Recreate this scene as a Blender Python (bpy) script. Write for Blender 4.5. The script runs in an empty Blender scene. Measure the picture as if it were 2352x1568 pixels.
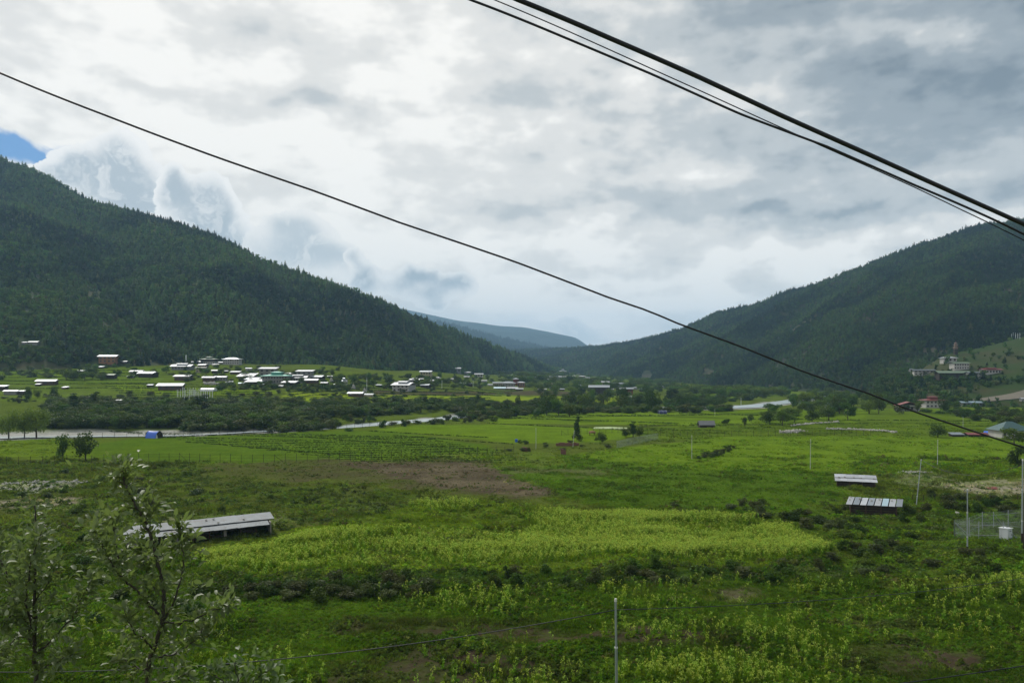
import bpy, bmesh, math, random
import numpy as np
from mathutils import Vector, Matrix
from mathutils.bvhtree import BVHTree

SC = bpy.context.scene
R = math.radians
# ------------------------------------------------------------------ camera
CAMZ = 22.0
F = 28.0 / 36.0 * 2352.0          # focal length in the units used for directions below
HX, HY = 1176.0, 850.0            # where the horizon point lies
cam = bpy.data.cameras.new("camera")
cam.lens = 28.0
cam.sensor_width = 36.0
cam.shift_y = (HY - 784.0) / 2352.0
cam.clip_start = 0.2
cam.clip_end = 60000.0
camo = bpy.data.objects.new("camera", cam)
SC.collection.objects.link(camo)
camo.location = (0, 0, CAMZ)
camo.rotation_euler = (R(90), 0, 0)
SC.camera = camo

# ------------------------------------------------------------------ view
SC.render.engine = "CYCLES"
SC.view_settings.view_transform = "Standard"
SC.view_settings.look = "None"
SC.view_settings.gamma = 1.0
SC.view_settings.exposure = 0.34
SC.cycles.use_denoising = True
SC.cycles.max_bounces = 6
SC.cycles.diffuse_bounces = 2
SC.cycles.glossy_bounces = 2
SC.cycles.transmission_bounces = 3
SC.cycles.volume_bounces = 1
SC.cycles.transparent_max_bounces = 8

SUN_AZ, SUN_EL = R(-30), R(42)    # azimuth measured from the view direction, to the right positive


# ------------------------------------------------------------------ node maths helper
class G:
    """tiny expression writer for shader node trees"""

    def __init__(s, nt):
        s.nt = nt

    def new(s, t, **kw):
        n = s.nt.nodes.new(t)
        for k, v in kw.items():
            setattr(n, k, v)
        return n

    def link(s, a, b):
        s.nt.links.new(a, b)

    def put(s, sock, v):
        if isinstance(v, bpy.types.NodeSocket):
            s.nt.links.new(v, sock)
        else:
            sock.default_value = v

    def m(s, op, a, b=None, c=None, clamp=False):
        n = s.new("ShaderNodeMath", operation=op)
        n.use_clamp = clamp
        s.put(n.inputs[0], a)
        if b is not None:
            s.put(n.inputs[1], b)
        if c is not None:
            s.put(n.inputs[2], c)
        return n.outputs[0]

    def add(s, a, b): return s.m("ADD", a, b)
    def sub(s, a, b): return s.m("SUBTRACT", a, b)
    def mul(s, a, b): return s.m("MULTIPLY", a, b)

    def ss(s, v, lo, hi):
        n = s.new("ShaderNodeMapRange")
        n.interpolation_type = "SMOOTHSTEP"
        s.put(n.inputs[0], v)
        n.inputs[1].default_value = lo
        n.inputs[2].default_value = hi
        n.inputs[3].default_value = 0.0
        n.inputs[4].default_value = 1.0
        return n.outputs[0]

    def mix(s, f, a, b, blend="MIX"):
        n = s.new("ShaderNodeMix", data_type="RGBA", blend_type=blend)
        s.put(n.inputs[0], f)
        for i, v in ((6, a), (7, b)):
            if isinstance(v, tuple) and len(v) == 3:
                v = (*v, 1.0)
            s.put(n.inputs[i], v)
        return n.outputs[2]

    def xyz(s, x, y, z):
        n = s.new("ShaderNodeCombineXYZ")
        s.put(n.inputs[0], x)
        s.put(n.inputs[1], y)
        s.put(n.inputs[2], z)
        return n.outputs[0]

    def noise(s, vec, scale, detail=4.0, rough=0.55, dist=0.0, dim="3D"):
        n = s.new("ShaderNodeTexNoise", noise_dimensions=dim)
        s.put(n.inputs["Vector"], vec)
        n.inputs["Scale"].default_value = scale
        n.inputs["Detail"].default_value = detail
        n.inputs["Roughness"].default_value = rough
        n.inputs["Distortion"].default_value = dist
        return n.outputs[0]


# ------------------------------------------------------------------ world: Nishita sky behind layered cloud
def azel(X, Y):
    u, v = (X - HX) / F, (HY - Y) / F
    return math.atan(u), math.atan(v / math.sqrt(1 + u * u))


def build_world():
    w = bpy.data.worlds.new("World")
    SC.world = w
    w.use_nodes = True
    nt = w.node_tree
    nt.nodes.clear()
    g = G(nt)
    out = g.new("ShaderNodeOutputWorld")
    bg = g.new("ShaderNodeBackground")
    bg.inputs[1].default_value = 0.085
    g.link(bg.outputs[0], out.inputs[0])
    sky = g.new("ShaderNodeTexSky")
    sky.sky_type = "NISHITA"
    sky.sun_disc = False
    sky.sun_elevation = SUN_EL
    sky.sun_rotation = SUN_AZ
    sky.altitude = 2200
    sky.air_density = 1.0
    sky.dust_density = 0.6
    tc = g.new("ShaderNodeTexCoord")
    sep = g.new("ShaderNodeSeparateXYZ")
    g.link(tc.outputs["Generated"], sep.inputs[0])
    x, y, z = sep.outputs
    az = g.m("ARCTAN2", x, y)
    el = g.m("ARCSINE", z)
    # picture-like angular coordinates in thousandths of F
    P = g.add(g.mul(az, F), 0.0)
    Q = g.mul(el, F)
    vec = g.xyz(g.mul(P, 0.01), g.mul(Q, 0.01), 0.0)
    n1 = g.noise(vec, 0.35, 2, 0.5, dim="2D")
    n2 = g.noise(g.xyz(g.add(g.mul(P, 0.01), 31.0), g.mul(Q, 0.01), 0.0), 0.35, 2, 0.5, dim="2D")
    n3 = g.noise(vec, 1.5, 3, 0.55, dim="2D")
    Pw = g.m("MULTIPLY_ADD", g.sub(n3, 0.5), 55.0, g.m("MULTIPLY_ADD", g.sub(n1, 0.5), 170.0, P))
    Qw = g.m("MULTIPLY_ADD", g.sub(n3, 0.5), 35.0, g.m("MULTIPLY_ADD", g.sub(n2, 0.5), 100.0, Q))

    def pq(X, Y):
        a, e = azel(X, Y)
        return a * F, e * F

    def blob(X, Y, rx, ry, amp):
        a, e = pq(X, Y)
        dx = g.m("MULTIPLY_ADD", Pw, 1.0 / rx, -a / rx)
        dy = g.m("MULTIPLY_ADD", Qw, 1.0 / ry, -e / ry)
        r2 = g.m("MULTIPLY_ADD", dx, dx, g.mul(dy, dy))
        return g.mul(g.m("POWER", 0.37, r2), amp)

    # high grey layer: bright at the upper left, darker blue-grey at the upper right
    ax = g.ss(P, -350.0, 1150.0)
    ay = g.ss(Q, 120.0, 800.0)
    t = g.sub(0.93, g.mul(ax, g.add(0.24, g.mul(ay, 0.46))))
    soft = g.noise(g.xyz(g.add(g.mul(P, 0.01), 3.0), g.mul(Q, 0.022), 0.0), 0.5, 3, 0.55, 0.0, "2D")
    t = g.add(t, g.mul(g.sub(soft, 0.5), g.add(0.62, g.mul(ax, 0.35))))
    fine = g.noise(g.xyz(g.add(g.mul(P, 0.01), 9.0), g.mul(Q, 0.018), 0.0), 1.8, 4, 0.55, 0.0, "2D")
    t = g.add(t, g.mul(g.sub(fine, 0.5), g.add(0.17, g.mul(ax, 0.16))))
    for b in [(2150, 190, 170, 65, -.24), (2300, 90, 120, 120, -.12), (1450, 455, 180, 34, -.27), (1750, 485, 110, 20, -.30),
              (1130, 470, 150, 30, -.16), (720, 235, 110, 32, -.22), (860, 250, 90, 24, -.12), (1070, 350, 170, 26, -.10),
              (1680, 40, 200, 40, -.18), (2000, 330, 180, 45, -.13), (2070, 75, 80, 34, .42), (2190, 70, 40, 26, .30),
              (1460, 205, 70, 40, .24), (1190, 290, 55, 26, .20), (850, 170, 60, 30, .12), (1700, 200, 90, 30, .12),
              (1800, 590, 260, 45, .22), (1450, 660, 300, 60, .14), (250, 120, 300, 90, .07), (420, 300, 260, 60, .08), (560, 60, 200, 40, -.12), (330, 200, 200, 22, -.12), (120, 60, 160, 30, -.1), (1000, 560, 240, 50, .15), (2060, 540, 170, 26, .22), (1990, 480, 60, 10, -.2),
              (1650, 400, 120, 30, .08), (1900, 120, 130, 60, -.08), (2180, 330, 140, 60, -.10), (1170, 170, 90, 50, -.10)]:
        t = g.add(t, blob(*b))
    t = g.m("MINIMUM", g.m("MAXIMUM", t, 0.0), 1.0)
    ramp = g.new("ShaderNodeValToRGB")
    cr = ramp.color_ramp
    cr.interpolation = "EASE"
    cols = [(0.0, (1.95, 2.35, 2.7)), (0.3, (3.2, 3.6, 3.9)), (0.6, (5.3, 5.55, 5.6)), (0.82, (7.7, 7.6, 7.3)), (1.0, (9.75, 9.5, 9.0))]
    while len(cr.elements) < len(cols):
        cr.elements.new(0.5)
    for e, (p, c) in zip(cr.elements, cols):
        e.position = p
        e.color = (*[v / 12 for v in c], 1)
    g.link(t, ramp.inputs[0])
    cl = g.new("ShaderNodeVectorMath", operation="SCALE")
    g.link(ramp.outputs[0], cl.inputs[0])
    cl.inputs["Scale"].default_value = 12.0
    col = cl.outputs[0]
    # the hole of blue sky above the left ridge, with thin streaks
    streak = g.noise(g.xyz(g.mul(g.add(P, g.mul(Q, 0.9)), 0.004), g.mul(g.sub(Q, g.mul(P, -0.45)), 0.026), 1.0), 1.1, 3, 0.5)
    hole = g.add(blob(55, 338, 95, 26, 1.15), g.add(blob(-60, 325, 110, 36, 1.1), blob(1350, 592, 60, 6, .48)))
    hole = g.ss(g.sub(hole, g.mul(g.ss(streak, 0.40, 0.75), 0.7)), 0.12, 1.15)
    blue = g.mix(0.80, sky.outputs[0], (1.1, 2.9, 6.0))
    col = g.mix(hole, col, blue)
    # cumulus bank rising behind the left ridge: heaps of billows, each heap a field of rounded lobes
    vsc = g.new("ShaderNodeVectorMath", operation="MULTIPLY_ADD")
    bil0 = g.noise(vec, 1.3, 3, 0.5, dim="2D")
    g.link(g.xyz(n3, bil0, 0.0), vsc.inputs[0])
    vsc.inputs[1].default_value = (1.5, 1.5, 0)
    g.link(vec, vsc.inputs[2])

    def billow(scale):
        v = g.new("ShaderNodeTexVoronoi", voronoi_dimensions="2D")
        v.feature = "F1"
        v.inputs["Scale"].default_value = scale
        g.link(vsc.outputs[0], v.inputs["Vector"])
        return v.outputs["Distance"]
    b1, b2, b3 = billow(1.3), billow(3.4), billow(8.0)
    bil = g.sub(0.34, g.add(g.add(g.mul(b1, 0.42), g.mul(b2, 0.26)), g.mul(b3, 0.12)))      # puffs: rounded, creased between
    sh = g.noise(vec, 1.4, 4, 0.55, dim="2D")
    Pc = g.m("MULTIPLY_ADD", g.sub(n3, 0.5), 26.0, P)
    Qc = g.m("MULTIPLY_ADD", g.sub(bil0, 0.5), 22.0, Q)

    def heap(col, blobs, light, dark, edge=0.12, gain=1.0, haze=0.0, op=0.96):
        tot = None
        for X, Y, rx, ry in blobs:
            a, e = pq(X, Y)
            dx = g.m("MULTIPLY_ADD", Pc, 1.0 / rx, -a / rx)
            dy = g.m("MULTIPLY_ADD", Qc, 1.0 / ry, -e / ry)
            v = g.m("POWER", 0.37, g.m("MULTIPLY_ADD", dx, dx, g.mul(dy, dy)))
            tot = v if tot is None else g.add(tot, v)
        fld = g.add(tot, g.mul(bil, 0.8))
        mask = g.ss(fld, 0.40, 0.40 + edge)
        inner = g.ss(g.add(fld, g.mul(g.sub(sh, 0.5), 0.9)), 0.48, 1.7)
        inner = g.mul(inner, g.sub(gain, g.mul(g.ss(bil, -0.05, 0.22), 0.6)))
        return g.mix(g.mul(mask, op), col, g.mix(g.m("MINIMUM", inner, 1.0), light, dark))

    W = (9.3, 9.2, 8.95)
    col = heap(col, [(-60, 470, 90, 80), (60, 440, 60, 40), (120, 400, 36, 16), (165, 378, 30, 32), (225, 400, 50, 50), (278, 345, 36, 40), (308, 390, 40, 50), (270, 450, 90, 60), (350, 480, 60, 50)], W, (4.5, 5.1, 5.55), 0.10)
    col = heap(col, [(398, 402, 24, 24), (420, 440, 34, 30), (380, 450, 30, 30), (488, 438, 36, 34), (470, 480, 46, 40), (515, 500, 36, 50), (430, 520, 70, 40), (560, 560, 70, 40)], W, (4.3, 4.9, 5.35), 0.10)
    col = heap(col, [(640, 515, 34, 26), (690, 512, 38, 26), (720, 550, 50, 36), (640, 560, 70, 36), (780, 590, 46, 26), (860, 640, 60, 26), (700, 600, 120, 40)], (8.9, 8.8, 8.5), (4.8, 5.4, 5.8), 0.18, op=.85)
    col = heap(col, [(808, 590, 24, 24), (830, 625, 30, 30), (850, 655, 50, 24), (945, 622, 26, 20), (925, 650, 34, 26), (985, 632, 38, 20), (1030, 655, 44, 26), (1068, 652, 30, 22), (985, 680, 50, 20), (1000, 705, 36, 12)],
               (8.8, 8.75, 8.5), (3.8, 4.4, 4.85), 0.14, gain=1.15)
    # soft brighter veil under the heaps and low cloud resting on the far range
    veil = g.mul(g.mul(g.ss(Q, 175.0, 60.0), g.add(0.35, sh)), 0.5)
    col = g.mix(g.m("MINIMUM", veil, 0.7), col, (8.8, 8.75, 8.5))
    col = heap(col, [(1130, 748, 40, 14), (1190, 742, 40, 16), (1250, 752, 40, 16), (1310, 742, 30, 22), (1345, 765, 44, 26), (1290, 775, 60, 22), (1400, 790, 60, 20)], (8.6, 8.6, 8.4), (6.0, 6.6, 6.9), 0.3, op=.8)
    g.link(col, bg.inputs[0])
    try:
        w.cycles.sampling_method = "MANUAL"
        w.cycles.sample_map_resolution = 512
    except Exception:
        pass


build_world()
sun = bpy.data.lights.new("sun", "SUN")
sun.energy = 2.6
sun.angle = R(5)
sun.color = (1.0, 0.96, 0.89)
suno = bpy.data.objects.new("sun", sun)
SC.collection.objects.link(suno)
sd = Vector((math.sin(SUN_AZ) * math.cos(SUN_EL), math.cos(SUN_AZ) * math.cos(SUN_EL), math.sin(SUN_EL)))
suno.rotation_euler = (-sd).to_track_quat("-Z", "Y").to_euler()
suno.location = (0, 0, 300)
#MARK_WORLD_END
# ================================================================== helpers
COL = SC.collection
RNG = np.random.default_rng(7)
random.seed(11)


def tag(o, label=None, cat=None, group=None, kind=None):
    if label: o["label"] = label
    if cat: o["category"] = cat
    if group: o["group"] = group
    if kind: o["kind"] = kind
    return o


def empty(name, loc, rz=0.0):
    o = bpy.data.objects.new(name, None)
    o.empty_display_size = 0.5
    o.location = loc
    o.rotation_euler = (0, 0, rz)
    COL.objects.link(o)
    return o


def mesh_np(name, verts, faces, mats=(), smooth=False, mat_idx=None):
    """verts (n,3), faces (m,k) all the same k"""
    me = bpy.data.meshes.new(name)
    v = np.asarray(verts, np.float32)
    f = np.asarray(faces, np.int32)
    k = f.shape[1]
    me.vertices.add(len(v))
    me.vertices.foreach_set("co", v.ravel())
    me.loops.add(f.size)
    me.loops.foreach_set("vertex_index", f.ravel())
    me.polygons.add(len(f))
    me.polygons.foreach_set("loop_start", np.arange(0, f.size, k, dtype=np.int32))
    for m in mats:
        me.materials.append(m)
    if mat_idx is not None:
        me.polygons.foreach_set("material_index", np.asarray(mat_idx, np.int32))
    if smooth:
        me.polygons.foreach_set("use_smooth", np.ones(len(f), bool))
    me.update(calc_edges=True)
    return me


def link(name, me, parent=None, loc=None, rot=None, scale=None):
    o = bpy.data.objects.new(name, me)
    COL.objects.link(o)
    if parent is not None: o.parent = parent
    if loc is not None: o.location = loc
    if rot is not None: o.rotation_euler = rot
    if scale is not None: o.scale = scale
    return o


class MB:
    """collects quads/boxes/tubes into one mesh"""

    def __init__(s): s.v, s.f, s.mi, s.cur = [], [], [], 0

    def add(s, vs, fs):
        b = len(s.v)
        s.v += [tuple(p) for p in vs]
        s.f += [tuple(i + b for i in f) for f in fs]
        s.mi += [s.cur] * len(fs)
        return s

    def box(s, x0, x1, y0, y1, z0, z1):
        vs = [(x, y, z) for z in (z0, z1) for y in (y0, y1) for x in (x0, x1)]
        return s.add(vs, [(0, 2, 3, 1), (4, 5, 7, 6), (0, 1, 5, 4), (2, 6, 7, 3), (0, 4, 6, 2), (1, 3, 7, 5)])

    def slab(s, p, q, r, t, th):
        """a thick quad p,q,r,t (counter-clockwise from above), thickness downward"""
        up = [Vector(a) for a in (p, q, r, t)]
        n = (up[1] - up[0]).cross(up[2] - up[0]).normalized() * th
        lo = [a - n for a in up]
        return s.add(up + lo, [(0, 1, 2, 3), (7, 6, 5, 4), (0, 4, 5, 1), (1, 5, 6, 2), (2, 6, 7, 3), (3, 7, 4, 0)])

    def tube(s, pts, rad, n=8, cap=True):
        pts = [Vector(p) for p in pts]
        rad = rad if isinstance(rad, (list, tuple)) else [rad] * len(pts)
        b = len(s.v)
        prev = None
        for i, p in enumerate(pts):
            d = (pts[min(i + 1, len(pts) - 1)] - pts[max(i - 1, 0)]).normalized()
            if prev is None:
                a = Vector((0, 0, 1)) if abs(d.z) < 0.9 else Vector((1, 0, 0))
                e1 = d.cross(a).normalized()
            else:
                e1 = (prev - d * prev.dot(d)).normalized()
            prev = e1
            e2 = d.cross(e1)
            for k in range(n):
                an = 2 * math.pi * k / n
                s.v.append(tuple(p + (e1 * math.cos(an) + e2 * math.sin(an)) * rad[i]))
        for i in range(len(pts) - 1):
            for k in range(n):
                k2 = (k + 1) % n
                s.f.append((b + i * n + k, b + i * n + k2, b + (i + 1) * n + k2, b + (i + 1) * n + k))
                s.mi.append(s.cur)
        if cap:
            s.f.append(tuple(b + k for k in reversed(range(n)))); s.mi.append(s.cur)
            s.f.append(tuple(b + (len(pts) - 1) * n + k for k in range(n))); s.mi.append(s.cur)
        return s

    def mesh(s, name, mats, smooth=False):
        me = bpy.data.meshes.new(name)
        me.from_pydata(s.v, [], s.f)
        for m in (mats if isinstance(mats, (list, tuple)) else [mats]):
            me.materials.append(m)
        me.polygons.foreach_set("material_index", s.mi)
        if smooth:
            me.polygons.foreach_set("use_smooth", [True] * len(s.f))
        me.update()
        return me

    def build(s, name, mats, parent=None, smooth=False, **kw):
        return link(name, s.mesh(name, mats, smooth), parent, **kw)


def ll(c):
    return tuple(((v / 255) / 12.92 if v / 255 <= 0.04045 else ((v / 255 + 0.055) / 1.055) ** 2.4) for v in c)


# ---- numpy value noise
def _h(ix, iy, seed):
    with np.errstate(over="ignore"):
        n = (ix.astype(np.int64) * 374761393 + iy.astype(np.int64) * 668265263 + seed * 1442695041) & 0xFFFFFFFF
        n = ((n ^ (n >> 13)) * 1274126177) & 0xFFFFFFFF
        n = n ^ (n >> 16)
    return (n & 0xFFFFFF) / float(0xFFFFFF)


def vnoise(x, y, seed=0):
    x = np.asarray(x, float); y = np.asarray(y, float)
    ix, iy = np.floor(x), np.floor(y)
    fx, fy = x - ix, y - iy
    fx = fx * fx * (3 - 2 * fx); fy = fy * fy * (3 - 2 * fy)
    a, b = _h(ix, iy, seed), _h(ix + 1, iy, seed)
    c, d = _h(ix, iy + 1, seed), _h(ix + 1, iy + 1, seed)
    return (a + (b - a) * fx) * (1 - fy) + (c + (d - c) * fx) * fy


def fbm(x, y, o=4, seed=0, g=0.5):
    s, a, t = 0.0, 1.0, 0.0
    for i in range(o):
        s = s + a * vnoise(np.asarray(x) * 2 ** i, np.asarray(y) * 2 ** i, seed + i * 17)
        t += a
        a *= g
    return s / t


def sstep(v, lo, hi):
    t = np.clip((np.asarray(v, float) - lo) / (hi - lo), 0, 1)
    return t * t * (3 - 2 * t)


def inpoly(X, Y, poly):
    X = np.asarray(X, float); Y = np.asarray(Y, float)
    r = np.zeros(X.shape, bool)
    px = np.array([p[0] for p in poly], float); py = np.array([p[1] for p in poly], float)
    bb = (X >= px.min()) & (X <= px.max()) & (Y >= py.min()) & (Y <= py.max())
    if not bb.any():
        return r
    x, y = X[bb], Y[bb]
    q = np.zeros(x.shape, bool)
    n = len(poly)
    for i in range(n):
        x1, y1, x2, y2 = px[i], py[i], px[(i + 1) % n], py[(i + 1) % n]
        if y1 == y2: continue
        c = ((y1 > y) != (y2 > y)) & (x < (x2 - x1) * (y - y1) / (y2 - y1) + x1)
        q ^= c
    r[bb] = q
    return r


# ================================================================== materials
def mat(name):
    m = bpy.data.materials.new(name)
    m.use_nodes = True
    nt = m.node_tree
    nt.nodes.clear()
    g = G(nt)
    out = g.new("ShaderNodeOutputMaterial")
    return m, g, out


def principled(g, out, col, rough=0.8, metal=0.0, spec=0.3):
    p = g.new("ShaderNodeBsdfPrincipled")
    g.put(p.inputs["Base Color"], (*col, 1) if isinstance(col, tuple) else col)
    g.put(p.inputs["Roughness"], rough)
    g.put(p.inputs["Metallic"], metal)
    p.inputs["Specular IOR Level"].default_value = spec
    g.link(p.outputs[0], out.inputs[0])
    return p


def simple(name, col, rough=0.8, metal=0.0, var=0.25, scale=1.5, spec=0.3, objrand=0.0, bump=0.0):
    m, g, out = mat(name)
    tc = g.new("ShaderNodeTexCoord")
    n = g.noise(tc.outputs["Object"], scale, 5, 0.6)
    f = g.m("MULTIPLY_ADD", g.sub(n, 0.5), 2.4 * var, 1.0)
    if objrand:
        oi = g.new("ShaderNodeObjectInfo")
        f = g.mul(f, g.m("MULTIPLY_ADD", g.sub(oi.outputs["Random"], 0.5), 2 * objrand, 1.0))
    v = g.new("ShaderNodeVectorMath", operation="SCALE")
    v.inputs[0].default_value = col
    g.link(f, v.inputs["Scale"])
    p = principled(g, out, v.outputs[0], rough, metal, spec)
    if bump:
        b = g.new("ShaderNodeBump")
        b.inputs["Strength"].default_value = bump
        g.link(n, b.inputs["Height"])
        g.link(b.outputs[0], p.inputs["Normal"])
    return m


def leafmat(name, col, trans=0.35, rough=0.6, var=0.3, inst=False, spec=0.08, attr=False):
    """foliage: diffuse + a translucent share; random per object / instance"""
    m, g, out = mat(name)
    oi = g.new("ShaderNodeObjectInfo")
    tc = g.new("ShaderNodeTexCoord")
    n = g.noise(tc.outputs["Object"], 0.9, 3, 0.6)
    if attr:
        at = g.new("ShaderNodeAttribute")
        at.attribute_type = "INSTANCER"
        at.attribute_name = "col"
        base = at.outputs["Color"]
    else:
        rgb = g.new("ShaderNodeRGB")
        rgb.outputs[0].default_value = (*col, 1)
        base = rgb.outputs[0]
    f = g.mul(g.m("MULTIPLY_ADD", g.sub(oi.outputs["Random"], 0.5), 2 * var, 1.0), g.m("MULTIPLY_ADD", g.sub(n, 0.5), 0.9, 1.0))
    hs = g.new("ShaderNodeHueSaturation")
    g.link(g.m("MULTIPLY_ADD", g.m("FRACT", g.mul(oi.outputs["Random"], 17.3)), 0.05, 0.475), hs.inputs["Hue"])
    hs.inputs["Saturation"].default_value = 1.0
    g.link(f, hs.inputs["Value"])
    g.link(base, hs.inputs["Color"])
    p = g.new("ShaderNodeBsdfPrincipled")
    g.link(hs.outputs[0], p.inputs["Base Color"])
    p.inputs["Roughness"].default_value = rough
    p.inputs["Specular IOR Level"].default_value = spec
    t = g.new("ShaderNodeBsdfTranslucent")
    tv = g.mix(1.0, hs.outputs[0], (1.15, 1.25, 0.6), "MULTIPLY")
    g.link(tv, t.inputs[0])
    mx = g.new("ShaderNodeMixShader")
    mx.inputs[0].default_value = trans
    g.link(p.outputs[0], mx.inputs[1])
    g.link(t.outputs[0], mx.inputs[2])
    g.link(mx.outputs[0], out.inputs[0])
    return m


def roofmat(name, col, rust=0.25, rough=0.38, metal=0.55):
    m, g, out = mat(name)
    tc = g.new("ShaderNodeTexCoord")
    n = g.noise(tc.outputs["Object"], 0.9, 5, 0.65)
    n2 = g.noise(tc.outputs["Object"], 6.0, 3, 0.6)
    oi = g.new("ShaderNodeObjectInfo")
    wv = g.new("ShaderNodeTexWave")
    wv.inputs["Scale"].default_value = 3.2
    g.link(tc.outputs["Object"], wv.inputs["Vector"])
    f = g.mul(g.m("MULTIPLY_ADD", g.sub(n2, 0.5), 0.5, 1.0), g.m("MULTIPLY_ADD", g.sub(oi.outputs["Random"], 0.5), 0.35, 1.0))
    v = g.new("ShaderNodeVectorMath", operation="SCALE")
    v.inputs[0].default_value = col
    g.link(f, v.inputs["Scale"])
    c = g.mix(g.mul(g.ss(n, 0.52, 0.68), rust), v.outputs[0], (0.16, 0.09, 0.055))
    p = principled(g, out, c, g.m("MULTIPLY_ADD", n, 0.25, rough - 0.1), metal, 0.5)
    b = g.new("ShaderNodeBump")
    b.inputs["Strength"].default_value = 0.35
    b.inputs["Distance"].default_value = 0.05
    g.link(wv.outputs[1], b.inputs["Height"])
    g.link(b.outputs[0], p.inputs["Normal"])
    return m


M = {}
M["white"] = simple("lime_plaster", (0.40, 0.39, 0.365), 0.85, var=0.15, scale=0.6)
M["grey"] = simple("grey_plaster", (0.20, 0.20, 0.185), 0.85, var=0.2, scale=0.6)
M["cream"] = simple("cream_plaster", (0.32, 0.29, 0.20), 0.85, var=0.15)
M["orange"] = simple("ochre_wall", (0.22, 0.11, 0.055), 0.85, var=0.2)
M["brown"] = simple("brown_boards", (0.085, 0.05, 0.03), 0.85, var=0.4, scale=2.0)
M["dark"] = simple("dark_timber", (0.035, 0.026, 0.02), 0.85, var=0.4, scale=2.0)
M["redwall"] = simple("dark_red_paint", (0.13, 0.025, 0.02), 0.8, var=0.3)
M["window"] = simple("window_dark", (0.018, 0.018, 0.022), 0.35, var=0.2, spec=0.5)
M["lattice"] = simple("window_timber", (0.055, 0.032, 0.022), 0.7, var=0.3)
M["trim"] = simple("white_trim", (0.62, 0.62, 0.6), 0.7, var=0.1)
M["r_white"] = roofmat("roof_white_sheet", (0.40, 0.42, 0.445), 0.35, 0.48, 0.3)
M["r_grey"] = roofmat("roof_grey_sheet", (0.27, 0.30, 0.33), 0.3)
M["r_dull"] = roofmat("roof_weathered_sheet", (0.090, 0.112, 0.126), 0.3, 0.6, 0.1)
M["r_old"] = roofmat("roof_old_shingle", (0.17, 0.17, 0.15), 0.5, 0.7, 0.0)
M["r_green"] = roofmat("roof_green_sheet", (0.02, 0.23, 0.17), 0.05, 0.4, 0.2)
M["r_teal"] = roofmat("roof_blue_green_sheet", (0.032, 0.078, 0.078), 0.1, 0.65, 0.0)
M["r_dgreen"] = roofmat("roof_dull_green_sheet", (0.12, 0.17, 0.11), 0.25, 0.55, 0.1)
M["r_red"] = roofmat("roof_red_sheet", (0.17, 0.035, 0.03), 0.3, 0.5, 0.1)
M["r_brown"] = roofmat("roof_brown_sheet", (0.17, 0.11, 0.075), 0.4, 0.6, 0.0)
M["r_blue"] = roofmat("roof_pale_blue_sheet", (0.42, 0.55, 0.62), 0.1)
M["bluetarp"] = simple("blue_tarpaulin", (0.012, 0.10, 0.52), 0.45, var=0.25, scale=1.5, spec=0.5, bump=0.4)
M["darktarp"] = simple("dark_blue_tarpaulin", (0.02, 0.028, 0.09), 0.5, var=0.3)
M["plastic"] = simple("white_plastic_sheet", (0.66, 0.68, 0.68), 0.4, var=0.12, spec=0.5)
M["steel"] = simple("galvanised_steel", (0.33, 0.36, 0.38), 0.5, 0.35, var=0.12, scale=3.0, spec=0.5)
M["concrete"] = simple("pale_concrete", (0.44, 0.46, 0.45), 0.85, var=0.12)
M["bark"] = simple("bark", (0.06, 0.045, 0.032), 0.9, var=0.4, scale=3.0)
M["stem"] = simple("sapling_bark", (0.045, 0.04, 0.032), 0.8, var=0.3, scale=6.0)
M["cable"] = simple("black_cable", (0.012, 0.013, 0.02), 0.55, var=0.1, spec=0.4)
M["brick"] = simple("red_brick", (0.15, 0.08, 0.055), 0.9, var=0.35, scale=1.2)
M["rock"] = simple("field_stone", (0.36, 0.35, 0.32), 0.9, var=0.35, scale=1.4, bump=0.5)
M["block"] = simple("concrete_block", (0.25, 0.23, 0.21), 0.9, var=0.3, scale=1.2)
M["cloth"] = simple("prayer_cloth", (0.62, 0.66, 0.66), 0.8, var=0.12, objrand=0.15)
M["thatch"] = simple("grey_thatch", (0.15, 0.155, 0.16), 0.9, var=0.3, scale=3)
M["hay"] = simple("brown_hay", (0.17, 0.09, 0.05), 0.95, var=0.4, scale=2)
M["paleplot"] = simple("thin_fleece", (.30, .38, .17), .7, var=.2)
M["cabinet"] = simple("cabinet_paint", (0.62, 0.64, 0.66), 0.45, var=0.05, spec=0.5)

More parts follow.
